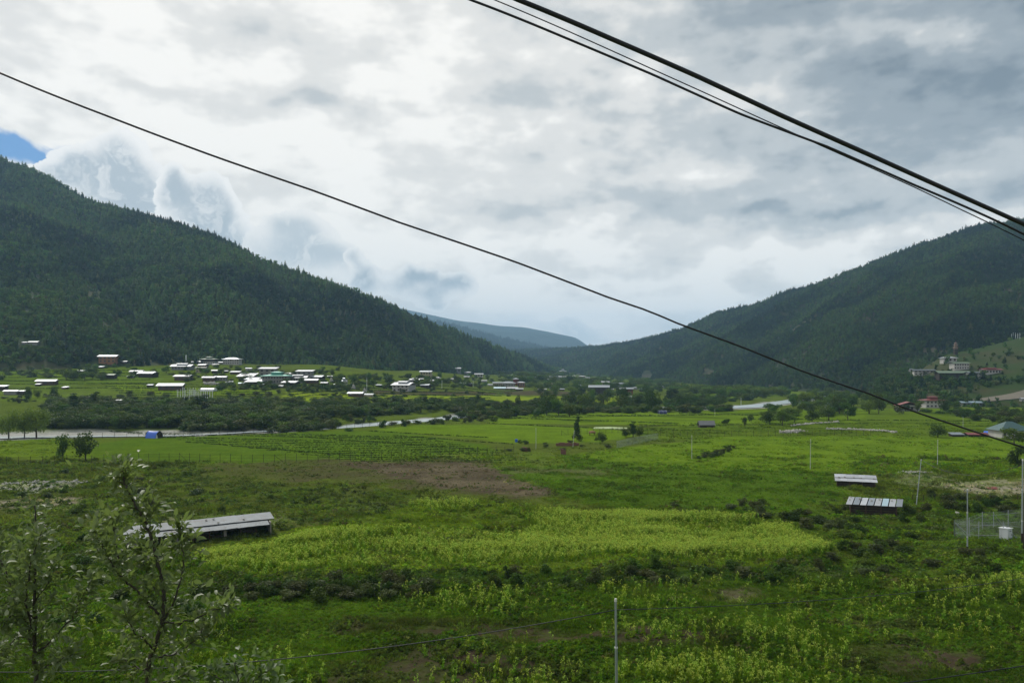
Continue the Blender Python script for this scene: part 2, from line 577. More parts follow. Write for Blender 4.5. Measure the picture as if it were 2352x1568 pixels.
# ================================================================== terrain
XK = np.array([-4000, 200, 700, 930, 1180, 1400, 1550, 2250, 6000], float)
DK = np.array([0, 300, 340, 370, 390, 430, 480, 540, 600, 650, 720, 850, 1000, 1400, 2000, 3000, 9000], float)
ZT = np.array([
    [0, 0, 2.0, 6.0, 7.0, 9.0, 13.6, 18.5, 23.6, 28.4, 36, 50, 50, 50, 50, 50, 50],
    [0, 0, 2.0, 6.0, 7.0, 9.0, 13.6, 18.5, 23.6, 28.4, 36, 50, 50, 50, 50, 50, 50],
    [0, 0, 0.4, 2.6, 4.4, 7.6, 12.8, 17.6, 22.0, 24.0, 27, 30, 32, 34, 34, 34, 34],
    [0, 0, 0.0, 0.0, 0.2, 3.0, 6.0, 8.6, 13.2, 17.2, 20, 22, 23, 24, 24, 24, 24],
    [0, 0, 0.0, 0.0, 0.0, 0.0, 0.7, 1.5, 2.3, 3.0, 4.0, 6.0, 10, 15.5, 20, 21, 21],
    [0, 0, 0.0, 0.0, 0.0, 0.0, 0.0, 0.0, 0.0, 1.0, 2.0, 2.6, 3.4, 5.5, 8, 12, 15],
    [0, 0, 0.0, 0.0, 0.0, 0.0, 0.0, 0.0, 0.0, 0.0, 0.0, 0.0, 0.4, 3.0, 6, 10, 15],
    [0, 0, 0.0, 0.0, 0.0, 0.0, 0.0, 0.0, 0.0, 0.0, 0.0, 0.0, 0.4, 3.0, 6, 10, 15],
    [0, 0, 0.0, 0.0, 0.0, 0.0, 0.0, 0.0, 0.0, 0.0, 0.0, 0.0, 0.4, 3.0, 6, 10, 15]], float)


def px_of(x, y, z):
    y = np.maximum(y, 1.0)
    return HX + F * x / y, HY - F * (z - CAMZ) / y


def zbase(x, y):
    x = np.asarray(x, float); y = np.asarray(y, float)
    X = HX + F * x / np.maximum(y, 40.0)
    X = np.clip(X, XK[0], XK[-1] - 1)
    i = np.clip(np.searchsorted(XK, X, side="right") - 1, 0, len(XK) - 2)
    f = (X - XK[i]) / (XK[i + 1] - XK[i])
    f = f * f * (3 - 2 * f)
    d = np.clip(y, 0, 8999)
    j = np.clip(np.searchsorted(DK, d, side="right") - 1, 0, len(DK) - 2)
    h = (d - DK[j]) / (DK[j + 1] - DK[j])
    z = (ZT[i, j] * (1 - h) + ZT[i, j + 1] * h) * (1 - f) + (ZT[i + 1, j] * (1 - h) + ZT[i + 1, j + 1] * h) * f
    # hillside the camera stands on
    hill = np.where(y < 1.0, 20.3, 20.3 - 0.41 * (y - 1.0))
    z = np.where(y < 52, np.maximum(z, hill), z)
    return z


# river bed and gravel flats, given where they are seen; (X, Y far, Y near)
RIV = np.array([(-900, 985, 1012), (0, 989, 1010), (110, 987, 1006), (200, 985, 1004), (330, 986, 1002), (450, 988, 1001), (620, 983, 995), (700, 979, 989),
                (760, 976, 985), (830, 968, 980), (930, 962, 971), (1000, 956, 966), (1040, 949, 962), (1090, 943, 956), (1140, 940, 951), (1200, 935, 946),
                (1300, 934, 944), (1450, 933, 943), (1600, 932, 941), (1670, 931, 940), (1750, 924, 937), (1815, 915, 928), (1900, 905, 914), (2100, 896, 902), (2600, 885, 889)], float)


def river_t(X, Y):
    """signed position across the river bed, -1..1 inside"""
    f = np.interp(X, RIV[:, 0], RIV[:, 1]); n = np.interp(X, RIV[:, 0], RIV[:, 2])
    return (Y - (f + n) / 2) / ((n - f) / 2)


def Zg(x, y):
    z = zbase(x, y)
    X, Y = px_of(x, y, z)
    r = river_t(X, Y)
    flat = sstep(y, 60, 90)
    rough = (fbm(x / 14.0, y / 14.0, 3, 5) - 0.5) * 1.0 + (fbm(x / 3.0, y / 3.0, 2, 9) - 0.5) * 0.35
    amp = np.where(y < 330, np.interp(y, [0, 60, 130, 170, 220, 330], [0.3, 1.0, 0.9, 0.35, 0.2, 0.1]), 0.15)
    # rough hummocky land between the near crops
    hum = sstep(Y, 1175, 1200) * (1 - sstep(Y, 1345, 1375)) * (sstep(X, 1850, 1960) + sstep(Y, 1290, 1310) * 0.9)
    z = z + rough * amp + hum * (fbm(x / 4.5, y / 4.5, 2, 33) - 0.35) * 1.1 * np.where(y < 330, 1, 0)
    z = z - 0.9 * (1 - sstep(np.abs(r), 0.8, 1.15)) * (y > 200)
    return z


def hit(X, Y):
    """ground point seen in direction (X, Y)"""
    d = np.concatenate([np.arange(20, 700, 0.25), np.geomspace(700, 5000, 3000)])
    x, z = (X - HX) / F * d, CAMZ + (HY - Y) / F * d
    g = Zg(x, d)
    k = np.nonzero(z <= g)[0]
    i = k[0] if len(k) else len(d) - 1
    return Vector((x[i], d[i], g[i]))


# ---- field colours, by where they are seen. base colours of the ground cover
SHADE = {
    "grass": (0.086, 0.130, 0.011), "lush": (0.062, 0.112, 0.009), "deep": (0.040, 0.073, 0.007), "bright": (0.102, 0.164, 0.011),
    "lime": (0.180, 0.240, 0.016), "scrub": (0.064, 0.078, 0.019), "soil": (0.048, 0.038, 0.024), "stubble": (0.105, 0.088, 0.055), "redsoil": (0.066, 0.050, 0.034),
    "deepest": (0.030, 0.056, 0.010), "dirt": (0.22, 0.195, 0.15), "gravel": (0.30, 0.30, 0.27), "mustard": (0.12, 0.17, 0.02), "olive": (0.085, 0.115, 0.03), "wet": (0.05, 0.10, 0.02),
}
FIELDS = [
    # (polygon, colour, noise mix with, amount)
    ([(-900, 1005), (120, 1005), (240, 1020), (420, 1052), (-900, 1060)], "grass", "bright", .4),
    ([(220, 1020), (330, 1004), (700, 990), (900, 988), (1100, 1020), (1160, 1035), (900, 1058), (560, 1064), (200, 1052)], "lush", "grass", .5),
    ([(850, 985), (960, 976), (1150, 974), (1400, 984), (1460, 1000), (1380, 1015), (1180, 1018), (960, 994)], "bright", "lush", .35),
    ([(1120, 972), (1130, 948), (1600, 944), (1800, 940), (2400, 936), (2400, 975), (1700, 978), (1450, 975)], "bright", "grass", .5),
    ([(1440, 985), (1640, 972), (2400, 975), (3300, 975), (3300, 1010), (1500, 1010)], "grass", "deep", .5),
    ([(1460, 1025), (1700, 1000), (3300, 1005), (3300, 1085), (2000, 1090), (1900, 1080), (1350, 1075), (1300, 1045)], "bright", "lush", .55),
    ([(1060, 1050), (1320, 1045), (1500, 1075), (1900, 1078), (1920, 1110), (1960, 1140), (1800, 1170), (1450, 1165), (1250, 1142), (1200, 1100), (1120, 1080)], "lush", "deep", .7),
    ([(1000, 1042), (1250, 1038), (1310, 1060), (1130, 1080), (1000, 1060)], "grass", "olive", .6),
    ([(1150, 1072), (1400, 1078), (1420, 1090), (1200, 1088)], "olive", "redsoil", .4),
    ([(440, 1070), (760, 1056), (1000, 1052), (1128, 1060), (1140, 1078), (1205, 1098), (1275, 1136), (1240, 1146), (1000, 1131), (750, 1104), (540, 1098)], "scrub", "redsoil", .55),
    ([(780, 1062), (1040, 1058), (1120, 1072), (1195, 1098), (1262, 1134), (1235, 1143), (1010, 1126), (940, 1098), (860, 1085)], "stubble", "soil", .7),
    ([(-900, 1060), (420, 1056), (520, 1100), (760, 1110), (1000, 1140), (1250, 1160), (900, 1180), (700, 1215), (400, 1290), (-900, 1400)], "scrub", "lush", .55),
    ([(-300, 1112), (60, 1106), (130, 1101), (185, 1106), (170, 1126), (60, 1130), (-300, 1136)], "gravel", "scrub", .55),
    ([(-300, 1160), (120, 1143), (205, 1140), (190, 1172), (60, 1172), (-300, 1190)], "dirt", "scrub", .7),
    ([(350, 1185), (520, 1178), (690, 1192), (640, 1212), (360, 1212)], "olive", "dirt", .45),
    ([(2120, 1100), (2200, 1102), (2400, 1108), (3300, 1108), (3300, 1140), (2300, 1140), (2180, 1128), (2120, 1118)], "dirt", "grass", .6),
    ([(2050, 1090), (2120, 1085), (2200, 1098), (2160, 1120), (2050, 1112)], "olive", "dirt", .4),
    ([(1380, 1180), (1480, 1172), (1900, 1150), (3300, 1150), (3300, 1330), (1960, 1330), (1900, 1260), (1800, 1205)], "lush", "scrub", .5),
    ([(-900, 1290), (300, 1240), (450, 1262), (520, 1335), (700, 1315), (1500, 1280), (1800, 1290), (1905, 1275), (2000, 1320), (2000, 1360), (1500, 1372), (900, 1378), (-900, 1420)], "deep", "scrub", .4),
    ([(480, 1334), (700, 1318), (1100, 1303), (1500, 1286), (1800, 1290), (1900, 1280), (1960, 1300), (1900, 1325), (1500, 1335), (1100, 1345), (700, 1365), (500, 1368)], "deepest", "deep", .5),
    ([(600, 1240), (840, 1180), (1100, 1150), (1400, 1180), (1800, 1200), (1900, 1260), (1800, 1300), (500, 1330), (450, 1265)], "grass", "olive", .3),
    ([(1010, 1238), (1090, 1232), (1140, 1242), (1100, 1252), (1020, 1250)], "soil", "scrub", .5),
    ([(-900, 1372), (600, 1370), (1300, 1362), (2000, 1352), (3300, 1340), (3300, 1800), (-900, 1800)], "deep", "lush", .5),
    ([(760, 1428), (900, 1418), (1250, 1430), (1350, 1462), (1500, 1448), (1700, 1465), (1560, 1492), (1200, 1480), (1000, 1470), (800, 1462)], "soil", "deep", .8),
    ([(900, 1500), (1150, 1490), (1350, 1530), (1380, 1568), (1350, 1640), (800, 1640), (750, 1545)], "soil", "deep", .8),
    ([(1660, 1352), (1760, 1350), (1780, 1366), (1650, 1370)], "stubble", "deep", .5),
    ([(1880, 1418), (2060, 1412), (2150, 1440), (1980, 1452)], "soil", "deep", .8),
    ([(1850, 1500), (2060, 1470), (2300, 1480), (2260, 1530), (1950, 1555)], "soil", "deep", .8),
    # fields beyond the river, left and middle
    ([(-900, 895), (160, 880), (330, 896), (430, 905), (430, 922), (-900, 918)], "grass", "olive", .5),
    ([(220, 878), (330, 884), (500, 892), (640, 897), (640, 904), (420, 906), (300, 897)], "bright", "lime", .4),
    ([(480, 916), (900, 908), (1020, 910), (1120, 903), (1120, 918), (800, 926), (480, 926)], "lime", "bright", .4),
    ([(650, 900), (800, 903), (1150, 908), (1500, 912), (1500, 928), (1150, 928), (860, 924), (650, 910)], "lime", "grass", .45),
    ([(860, 897), (1100, 899), (1150, 904), (1100, 908), (860, 906)], "redsoil", "grass", .4),
    ([(1150, 898), (1250, 897), (1420, 903), (1420, 908), (1170, 907)], "redsoil", "olive", .3),
    ([(1545, 900), (1800, 898), (1900, 905), (1640, 920), (1545, 915)], "bright", "olive", .5),
    ([(-900, 845), (300, 838), (420, 852), (420, 880), (-900, 892)], "grass", "lush", .5),
    ([(370, 850), (800, 858), (800, 890), (370, 890)], "grass", "scrub", .5),
    ([(2000, 944), (2400, 934), (2400, 975), (1960, 975)], "grass", "lush", .4),
]


def ground_rgb(x, y, zb=None):
    rr = np.random.default_rng(5)
    return (_rgb(x, y, zb, 0, rr) + _rgb(x, y, zb, 1, rr) + _rgb(x, y, zb, 2, rr)) / 3.0


def _rgb(x, y, zb, it, rr):
    x = np.asarray(x, float); y = np.asarray(y, float)
    if zb is None: zb = zbase(x, y)
    X, Y = px_of(x, y, zb)
    s = np.clip(y / 100.0, 0.4, 3)
    nx, ny = fbm(x / 9, y / 9, 3, 71), fbm(x / 9, y / 9, 3, 72)
    Xw = X + ((nx - .5) * 90 + (fbm(x / 2.2, y / 2.2, 2, 73 + it) - .5) * 60) / s
    Yw = Y + ((ny - .5) * np.where(y > 230, 6, 34) + (fbm(x / 2.2, y / 2.2, 2, 83 + it) - .5) * np.where(y > 230, 6, 26)) / s
    c = np.zeros(x.shape + (3,))
    base = fbm(x / 40, y / 40, 4, 51)
    c[:] = np.array(SHADE["grass"])[None] * 1.0
    c = c * (1 - base[..., None]) + base[..., None] * np.array(SHADE["scrub"])
    patch = sstep(fbm(x / 7, y / 7, 4, 61, 0.6), 0.40, 0.62)
    fine = sstep(fbm(x / 1.6, y / 1.6, 3, 65), 0.42, 0.62)
    for poly, a, b, k in FIELDS:
        q = inpoly(Xw, Yw, poly)
        if not q.any(): continue
        t = (patch[q] * 0.65 + fine[q] * 0.35)[:, None] * k
        c[q] = np.array(SHADE[a]) * (1 - t) + np.array(SHADE[b]) * t
    # terraced strips: narrow bunds across the far fields
    for (Y0, Y1, X0, X1, per, amt) in ((898, 926, 300, 1560, 5.2, .45), (852, 892, -900, 900, 7.0, .28), (943, 985, 1150, 2600, 8.5, .42), (985, 1004, 1450, 2600, 9, .2)):
        q = (Y > Y0) & (Y < Y1) & (X > X0) & (X < X1)
        ph = (Y[q] + (fbm(x[q] / 60, y[q] / 60, 2, 44) - .5) * 30 + X[q] * 0.006) / per
        ln = np.abs(ph - np.floor(ph) - .5)
        seg = fbm(X[q] / 70, np.floor(ph) * 3.3, 2, 45)
        k = (1 - sstep(ln, 0.08, 0.2)) * sstep(seg, .36, .5) * amt * 1.4
        c[q] = c[q] * (1 - k[:, None]) + np.array(SHADE["deep"]) * 0.75 * k[:, None]
        tone = 0.82 + 0.36 * vnoise(X[q] / 160, np.floor(ph) * 7.1, 46)
        c[q] *= tone[:, None]
    # the ribbon of gravel and water
    r = river_t(X, Y) + (fbm(x / 12, y / 12, 3, 81) - .5) * 0.5
    g = (1 - sstep(np.abs(r), 0.85, 1.1)) * (y > 200)
    pebble = 0.75 + 0.5 * fbm(x / 1.5, y / 4, 3, 82)
    gv = np.array(SHADE["gravel"])[None] * pebble[..., None]
    green = sstep(fbm(x / 16, y / 7, 3, 83), 0.55, 0.68) * sstep(X, 350, 600)
    gv = gv * (1 - green[..., None]) + np.array(SHADE["scrub"]) * green[..., None]
    c = c * (1 - g[..., None]) + gv * g[..., None]
    return c


def build_ground():
    m, g, out = mat("valley_ground")
    at = g.new("ShaderNodeVertexColor")
    at.layer_name = "col"
    geo = g.new("ShaderNodeNewGeometry")
    n = g.noise(geo.outputs["Position"], 1.1, 6, 0.65)
    n2 = g.noise(geo.outputs["Position"], 0.12, 4, 0.6)
    f = g.mul(g.m("MULTIPLY_ADD", g.sub(n, 0.5), 1.5, 1.0), g.m("MULTIPLY_ADD", g.sub(n2, 0.5), 0.9, 1.0))
    v = g.new("ShaderNodeVectorMath", operation="SCALE")
    g.link(at.outputs[0], v.inputs[0])
    g.link(f, v.inputs["Scale"])
    p = principled(g, out, v.outputs[0], 1.0, 0, 0.0)
    b = g.new("ShaderNodeBump")
    b.inputs["Strength"].default_value = 0.8
    b.inputs["Distance"].default_value = 0.35
    g.link(n, b.inputs["Height"])
    g.link(b.outputs[0], p.inputs["Normal"])
    M["ground"] = m
    Ys = np.concatenate([np.arange(1600, 1000, -1.3), np.arange(1000, 905, -0.75), np.arange(905, 870, -0.6)])
    d = 40238.0 / (Ys - 850)
    d = np.concatenate([np.linspace(-80, d[0] - .4, 40), d, np.geomspace(d[-1] * 1.01, 9000, 70)])
    # finer steps on the rising far bank
    extra = np.arange(300, 760, 1.6)
    d = np.unique(np.concatenate([d[(d < 300) | (d > 760)], extra]))
    u = np.linspace(-0.98, 0.98, 1050)
    U, D = np.meshgrid(u, d)
    x = U * (np.maximum(D, 0) + 45) * np.where(D > 700, 1.0, 1.0)
    y = D
    zb = zbase(x, y)
    z = Zg(x, y)
    nr, nc = x.shape
    idx = np.arange(nr * nc).reshape(nr, nc)
    f = np.stack([idx[:-1, :-1], idx[:-1, 1:], idx[1:, 1:], idx[1:, :-1]], -1).reshape(-1, 4)
    me = mesh_np("ground", np.stack([x, y, z], -1).reshape(-1, 3), f, [m], smooth=True)
    c = ground_rgb(x, y, zb).reshape(-1, 3)
    ca = me.color_attributes.new("col", "FLOAT_COLOR", "POINT")
    ca.data.foreach_set("color", np.concatenate([c, np.ones((len(c), 1))], 1).astype(np.float32).ravel())
    o = link("ground", me)
    tag(o, kind="structure")


build_ground()


def build_river():
    m, g, out = mat("river_water")
    geo = g.new("ShaderNodeNewGeometry")
    mp = g.new("ShaderNodeMapping")
    mp.inputs["Scale"].default_value = (0.5, 1.4, 1)
    g.link(geo.outputs["Position"], mp.inputs[0])
    n = g.noise(mp.outputs[0], 1.2, 4, 0.6)
    p = principled(g, out, g.mix(g.ss(n, 0.45, 0.7), (0.34, 0.41, 0.43), (0.50, 0.54, 0.54)), 0.24, 0, 0.7)
    b = g.new("ShaderNodeBump")
    b.inputs["Strength"].default_value = 0.5
    b.inputs["Distance"].default_value = 0.15
    g.link(n, b.inputs["Height"])
    g.link(b.outputs[0], p.inputs["Normal"])
    M["water"] = m

    def strip(name, pts):
        V = []
        for X, Yf, Yn in pts:
            for Y in (Yn, Yf):
                dd = (CAMZ + 0.62) * F / (Y - HY)
                V.append(((X - HX) / F * dd, dd, -0.55 + 0.0))
        n = len(pts)
        f = [(2 * i, 2 * i + 2, 2 * i + 3, 2 * i + 1) for i in range(n - 1)]
        me = mesh_np(name, V, f, [m])
        o = link(name, me)
        tag(o, kind="structure")
    # main channel and the far reach
    P = []
    W = [(-900, 1002, 1008), (0, 1002, 1007), (100, 1002, 1005), (240, 1000.5, 1003), (400, 999, 1001), (560, 992, 994), (650, 986, 989), (720, 982, 986), (760, 979, 985), (830, 972, 980), (900, 967, 975),
         (960, 961, 970), (1020, 954.5, 964), (1060, 951, 959), (1100, 946, 954), (1150, 942, 950), (1200, 937, 945), (1300, 935, 943), (1450, 934, 942),
         (1600, 932.5, 940), (1670, 931, 938.5), (1750, 923.5, 935), (1815, 914, 926), (1900, 905, 912), (2100, 896, 901), (2600, 885, 888)]
    X = np.array([w[0] for w in W], float)
    Xs = np.arange(-900, 2600, 12.0)
    wob = (fbm(Xs / 60, Xs * 0, 3, 91) - .5) * 2.0
    a = np.interp(Xs, X, [w[1] for w in W]) + wob
    b_ = np.interp(Xs, X, [w[2] for w in W]) + wob * .6
    strip("river", list(zip(Xs, a, b_)))


build_river()

# ------------------------------------------------------------------ hills
HILL = {}


def hill(name, table, rows=170, cols=520, gul=(26, 30), seed=1, tmax=1.7, shape=0.9, kind_col=((0.022, 0.032, 0.014), (0.05, 0.045, 0.028)), noise_amp=1.0, skew=1.2, dip=9.0):
    """table rows (X, d0, Y0, d1, Y1): foot and crest of the slope as seen from the valley"""
    T = np.array(table, float)
    X = np.linspace(T[0, 0], T[-1, 0], cols)
    d0, Y0, d1, Y1 = (np.interp(X, T[:, 0], T[:, k]) for k in (1, 2, 3, 4))
    k = np.ones(9) / 9
    sm = lambda a: np.convolve(np.pad(a, 4, "edge"), k, "valid")
    d0, Y0, d1, Y1 = sm(d0), sm(Y0), sm(d1), sm(Y1)
    z0 = CAMZ + (HY - Y0) / F * d0
    z1 = CAMZ + (HY - Y1) / F * d1
    t = np.linspace(-0.12, tmax, rows)[:, None]
    dd = d0[None] + (d1 - d0)[None] * t
    x = (X[None] - HX) / F * dd
    H = (z1 - z0)[None]
    prof = np.where(t < 0, t * dip, np.where(t <= 1, np.sign(t) * np.abs(t) ** shape, 1 - (t - 1) * 0.9 - (t - 1) ** 2 * 0.4))
    z = z0[None] + H * np.where(t < 0, 0, prof) + np.where(t < 0, t * dip * 8, 0)
    L = gul[1]
    env = np.clip(t, 0, 1) ** 0.6 * np.where(t > 0.9, 1.0, 1.0) * (1 - 0.92 * sstep(t, 0.62, 0.97)) * (1 - sstep(t, 1.3, 1.6))
    s = (x * 0.6 + skew * dd * 0.35) / (L * 4.0)
    rid = 1 - np.abs(fbm(s + fbm(x / 260, dd / 260, 2, seed + 3) * 1.6, dd / (L * 22), 3, seed) * 2 - 1)
    z = z + (rid - 0.72) * gul[0] * env * noise_amp * 2.0 * np.clip(H / 120, 0.1, 1.2)
    z = z + (fbm(x / 70, dd / 70, 4, seed + 9) - 0.5) * 16 * env * noise_amp * np.clip(H / 120, 0.15, 1)
    m, g, out = mat(name + "_soil")
    geo = g.new("ShaderNodeNewGeometry")
    n = g.noise(geo.outputs["Position"], 0.02, 6, 0.65)
    principled(g, out, g.mix(g.ss(n, 0.42, 0.62), kind_col[0], kind_col[1]), 0.95, 0, 0.05)
    idx = np.arange(rows * cols).reshape(rows, cols)
    f = np.stack([idx[:-1, :-1], idx[:-1, 1:], idx[1:, 1:], idx[1:, :-1]], -1).reshape(-1, 4)
    V = np.stack([x, dd, z], -1)
    me = mesh_np(name, V.reshape(-1, 3), f, [m], smooth=True)
    o = link(name, me)
    tag(o, kind="structure")
    HILL[o.name] = (V, T)
    return V, m


def sample_surface(V, n, rng, t_lo=0, t_hi=None):
    P = V[t_lo:t_hi]
    a, b, c = P[:-1, :-1], P[:-1, 1:], P[1:, :-1]
    area = np.linalg.norm(np.cross(b - a, c - a), axis=-1)
    p = (area / area.sum()).ravel()
    k = rng.choice(len(p), n, p=p)
    i, j = np.unravel_index(k, area.shape)
    s, t = rng.random(n)[:, None], rng.random(n)[:, None]
    A, B, C, D = P[i, j], P[i, j + 1], P[i + 1, j], P[i + 1, j + 1]
    return (A * (1 - s) + B * s) * (1 - t) + (C * (1 - s) + D * s) * t


LEFT, _ = hill("hill", [(-900, 660, 858, 1650, 120), (-300, 650, 858, 1500, 262), (0, 650, 856, 1420, 366), (60, 650, 855, 1380, 387), (100, 655, 855, 1350, 412), (200, 660, 852, 1300, 463), (330, 670, 846, 1230, 499),
                        (400, 680, 842, 1190, 517), (500, 690, 842, 1170, 550), (600, 705, 850, 1140, 601), (700, 720, 858, 1110, 636), (800, 740, 862, 1090, 670),
                        (900, 790, 866, 1130, 707), (960, 860, 864, 1200, 733), (1050, 1050, 860, 1360, 770), (1150, 1350, 858, 1600, 806), (1230, 1650, 855, 1850, 834), (1275, 1850, 853, 1960, 852), (1300, 1900, 856, 1990, 860)],
                seed=3, gul=(36, 30), skew=1.3)
SPUR, _ = hill("hill", [(-700, 560, 866, 960, 520), (-200, 560, 862, 900, 560), (0, 575, 852, 880, 592), (120, 590, 848, 860, 618), (200, 600, 846, 840, 652), (290, 615, 842, 820, 705), (360, 630, 840, 790, 755),
                        (430, 650, 838, 760, 805), (480, 668, 838, 740, 832), (510, 680, 840, 730, 845)],
               rows=110, cols=300, seed=21, gul=(12, 14), kind_col=((0.035, 0.055, 0.018), (0.060, 0.060, 0.028)), dip=4)
RIGHT, _ = hill("hill", [(1150, 2600, 842, 3700, 804), (1250, 2300, 845, 3300, 802), (1350, 1900, 862, 2900, 797), (1450, 1500, 876, 2500, 786), (1560, 1250, 884, 2200, 757), (1650, 1080, 888, 2000, 718),
                         (1740, 960, 891, 1850, 699), (1800, 900, 893, 1780, 672), (1900, 800, 897, 1680, 642), (2000, 730, 900, 1600, 607), (2100, 680, 903, 1530, 567),
                         (2250, 650, 906, 1450, 520), (2352, 640, 908, 1400, 507), (2700, 620, 912, 1350, 440), (3300, 600, 915, 1300, 360)],
                 seed=41, gul=(34, 30), skew=-1.7, rows=200, cols=620)
KNOLL, _ = hill("hill", [(2010, 560, 926, 640, 880), (2060, 520, 932, 650, 868), (2120, 495, 936, 660, 845), (2170, 485, 938, 670, 815), (2210, 480, 939, 680, 806), (2260, 476, 940, 690, 797),
                         (2352, 470, 941, 700, 772), (2600, 460, 943, 720, 735), (3200, 450, 945, 740, 690)],
                rows=90, cols=260, seed=61, gul=(6, 10), kind_col=((0.028, 0.050, 0.011), (0.044, 0.048, 0.018)), noise_amp=0.5, dip=3)
FAR1, _ = hill("mountain", [(700, 5200, 845, 7600, 640), (920, 5200, 845, 7600, 707), (985, 5200, 845, 7600, 721), (1050, 5200, 845, 7600, 735), (1150, 5200, 845, 7600, 748), (1200, 5200, 845, 7600, 750), (1265, 5200, 845, 7600, 763),
                            (1300, 5200, 845, 7600, 770), (1330, 5200, 845, 7600, 776), (1350, 5200, 845, 7600, 797), (1450, 5200, 845, 7600, 815), (1700, 5200, 848, 7600, 835)],
               rows=70, cols=260, seed=71, gul=(60, 120), noise_amp=0.8, dip=10, kind_col=((0.012, 0.022, 0.016), (0.02, 0.032, 0.02)))
FAR2, _ = hill("mountain", [(700, 3800, 848, 5200, 700), (920, 3800, 848, 5200, 728), (1000, 3800, 848, 5200, 742), (1080, 3800, 848, 5200, 762), (1150, 3800, 848, 5200, 782), (1220, 3800, 848, 5200, 798), (1290, 3800, 848, 5200, 812), (1400, 3800, 848, 5200, 835)],
               rows=70, cols=260, seed=81, gul=(30, 80), noise_amp=0.6, dip=10, kind_col=((0.012, 0.022, 0.016), (0.02, 0.032, 0.02)))


def bvh_of(V):
    r, c = V.shape[:2]
    idx = np.arange(r * c).reshape(r, c)
    f = np.stack([idx[:-1, :-1], idx[:-1, 1:], idx[1:, 1:], idx[1:, :-1]], -1).reshape(-1, 4)
    return BVHTree.FromPolygons(V.reshape(-1, 3).tolist(), f.tolist())


BV = {k: bvh_of(v) for k, v in (("left", LEFT), ("spur", SPUR), ("right", RIGHT), ("knoll", KNOLL))}


def on(X, Y):
    """the nearest surface (valley floor or any hill) seen in direction (X, Y)"""
    o = Vector((0, 0, CAMZ))
    d = Vector(((X - HX) / F, 1, (HY - Y) / F)).normalized()
    best = hit(X, Y) if Y > HY - 30 else None
    if best is not None and best.y > 4900: best = None
    for b in BV.values():
        r = b.ray_cast(o, d, 9000)
        if r[0] is not None and (best is None or r[0].y < best.y):
            best = r[0]
    return best


def drop(x, y):
    """height of the top surface at (x, y)"""
    z = float(Zg(np.array([x]), np.array([y]))[0])
    for b in BV.values():
        r = b.ray_cast(Vector((x, y, 900)), Vector((0, 0, -1)), 2000)
        if r[0] is not None: z = max(z, r[0].z)
    return z
#MARK_TERRAIN_END
# ================================================================== vegetation prototypes
def quads(P, N, size, rng, asp=1.0, up=None):
    """one quad per point P, facing N (rows), half size"""
    n = len(P)
    N = N / np.maximum(np.linalg.norm(N, axis=1, keepdims=True), 1e-6)
    r = rng.normal(size=(n, 3))
    if up is not None: r = r * (1 - up) + np.array([0, 0, 1.0]) * up
    A = np.cross(N, r); A /= np.maximum(np.linalg.norm(A, axis=1, keepdims=True), 1e-6)
    B = np.cross(N, A)
    s = np.asarray(size).reshape(-1, 1) * np.ones((n, 1))
    A = A * s; B = B * s * asp
    V = np.stack([P - A - B * .3, P - B, P + A - B * .1, P + B], 1).reshape(-1, 3)
    return V, np.arange(4 * n).reshape(n, 4)


def crown_np(seed, h, w, n, leaf, lumps=9, base=0.25, top=1.0, shape="round"):
    rng = np.random.default_rng(seed)
    C, Rr = [], []
    for i in range(lumps):
        if shape == "tall":
            zz = base + (top - base) * (i + .5) / lumps
            rr = w * .5 * (0.95 - 0.55 * abs(zz - .5)) * rng.uniform(.55, .8)
            c = np.array([rng.normal() * w * .10, rng.normal() * w * .10, zz * h])
        else:
            a = rng.uniform(0, 2 * math.pi)
            zz = base + (top - base) * rng.uniform(0.12, .86)
            k = math.sqrt(max(0.05, 1 - (2 * (zz - base) / (top - base) - 1) ** 2 * .8))
            rad = w * .5 * k * rng.uniform(.25, .72)
            c = np.array([math.cos(a) * rad, math.sin(a) * rad, zz * h])
            rr = w * rng.uniform(.16, .27)
        C.append(c); Rr.append(rr)
    C, Rr = np.array(C), np.array(Rr)
    k = rng.choice(lumps, n, p=Rr ** 2 / (Rr ** 2).sum())
    D = rng.normal(size=(n, 3)); D /= np.linalg.norm(D, axis=1, keepdims=True)
    P = C[k] + D * (Rr[k] * rng.uniform(.55, 1.12, n))[:, None] * np.array([1, 1, .82])
    P[:, 2] = np.maximum(P[:, 2], base * h * .8)
    N = D + rng.normal(size=(n, 3)) * .6
    return quads(P, N, rng.uniform(.6, 1.3, n) * leaf, rng)


def trunk_mb(seed, h, w, base=0.3, r=0.14, limbs=5):
    rng = random.Random(seed)
    mb = MB()
    lean = (rng.uniform(-.05, .05) * h, rng.uniform(-.05, .05) * h)
    mb.tube([(0, 0, -.4), (lean[0] * .3, lean[1] * .3, h * base), (lean[0], lean[1], h * .72)], [r * 1.25, r, r * .3], 7)
    for i in range(limbs):
        a = rng.uniform(0, 6.28)
        z0 = h * (base * .8 + .3 * i / limbs)
        p0 = (lean[0] * .4, lean[1] * .4, z0)
        q = (math.cos(a) * w * .3, math.sin(a) * w * .3, z0 + h * .25)
        mb.tube([p0, ((p0[0] + q[0]) * .55, (p0[1] + q[1]) * .55, (z0 + q[2]) * .5 - h * .02), q], [r * .5, r * .35, r * .12], 5)
    return mb


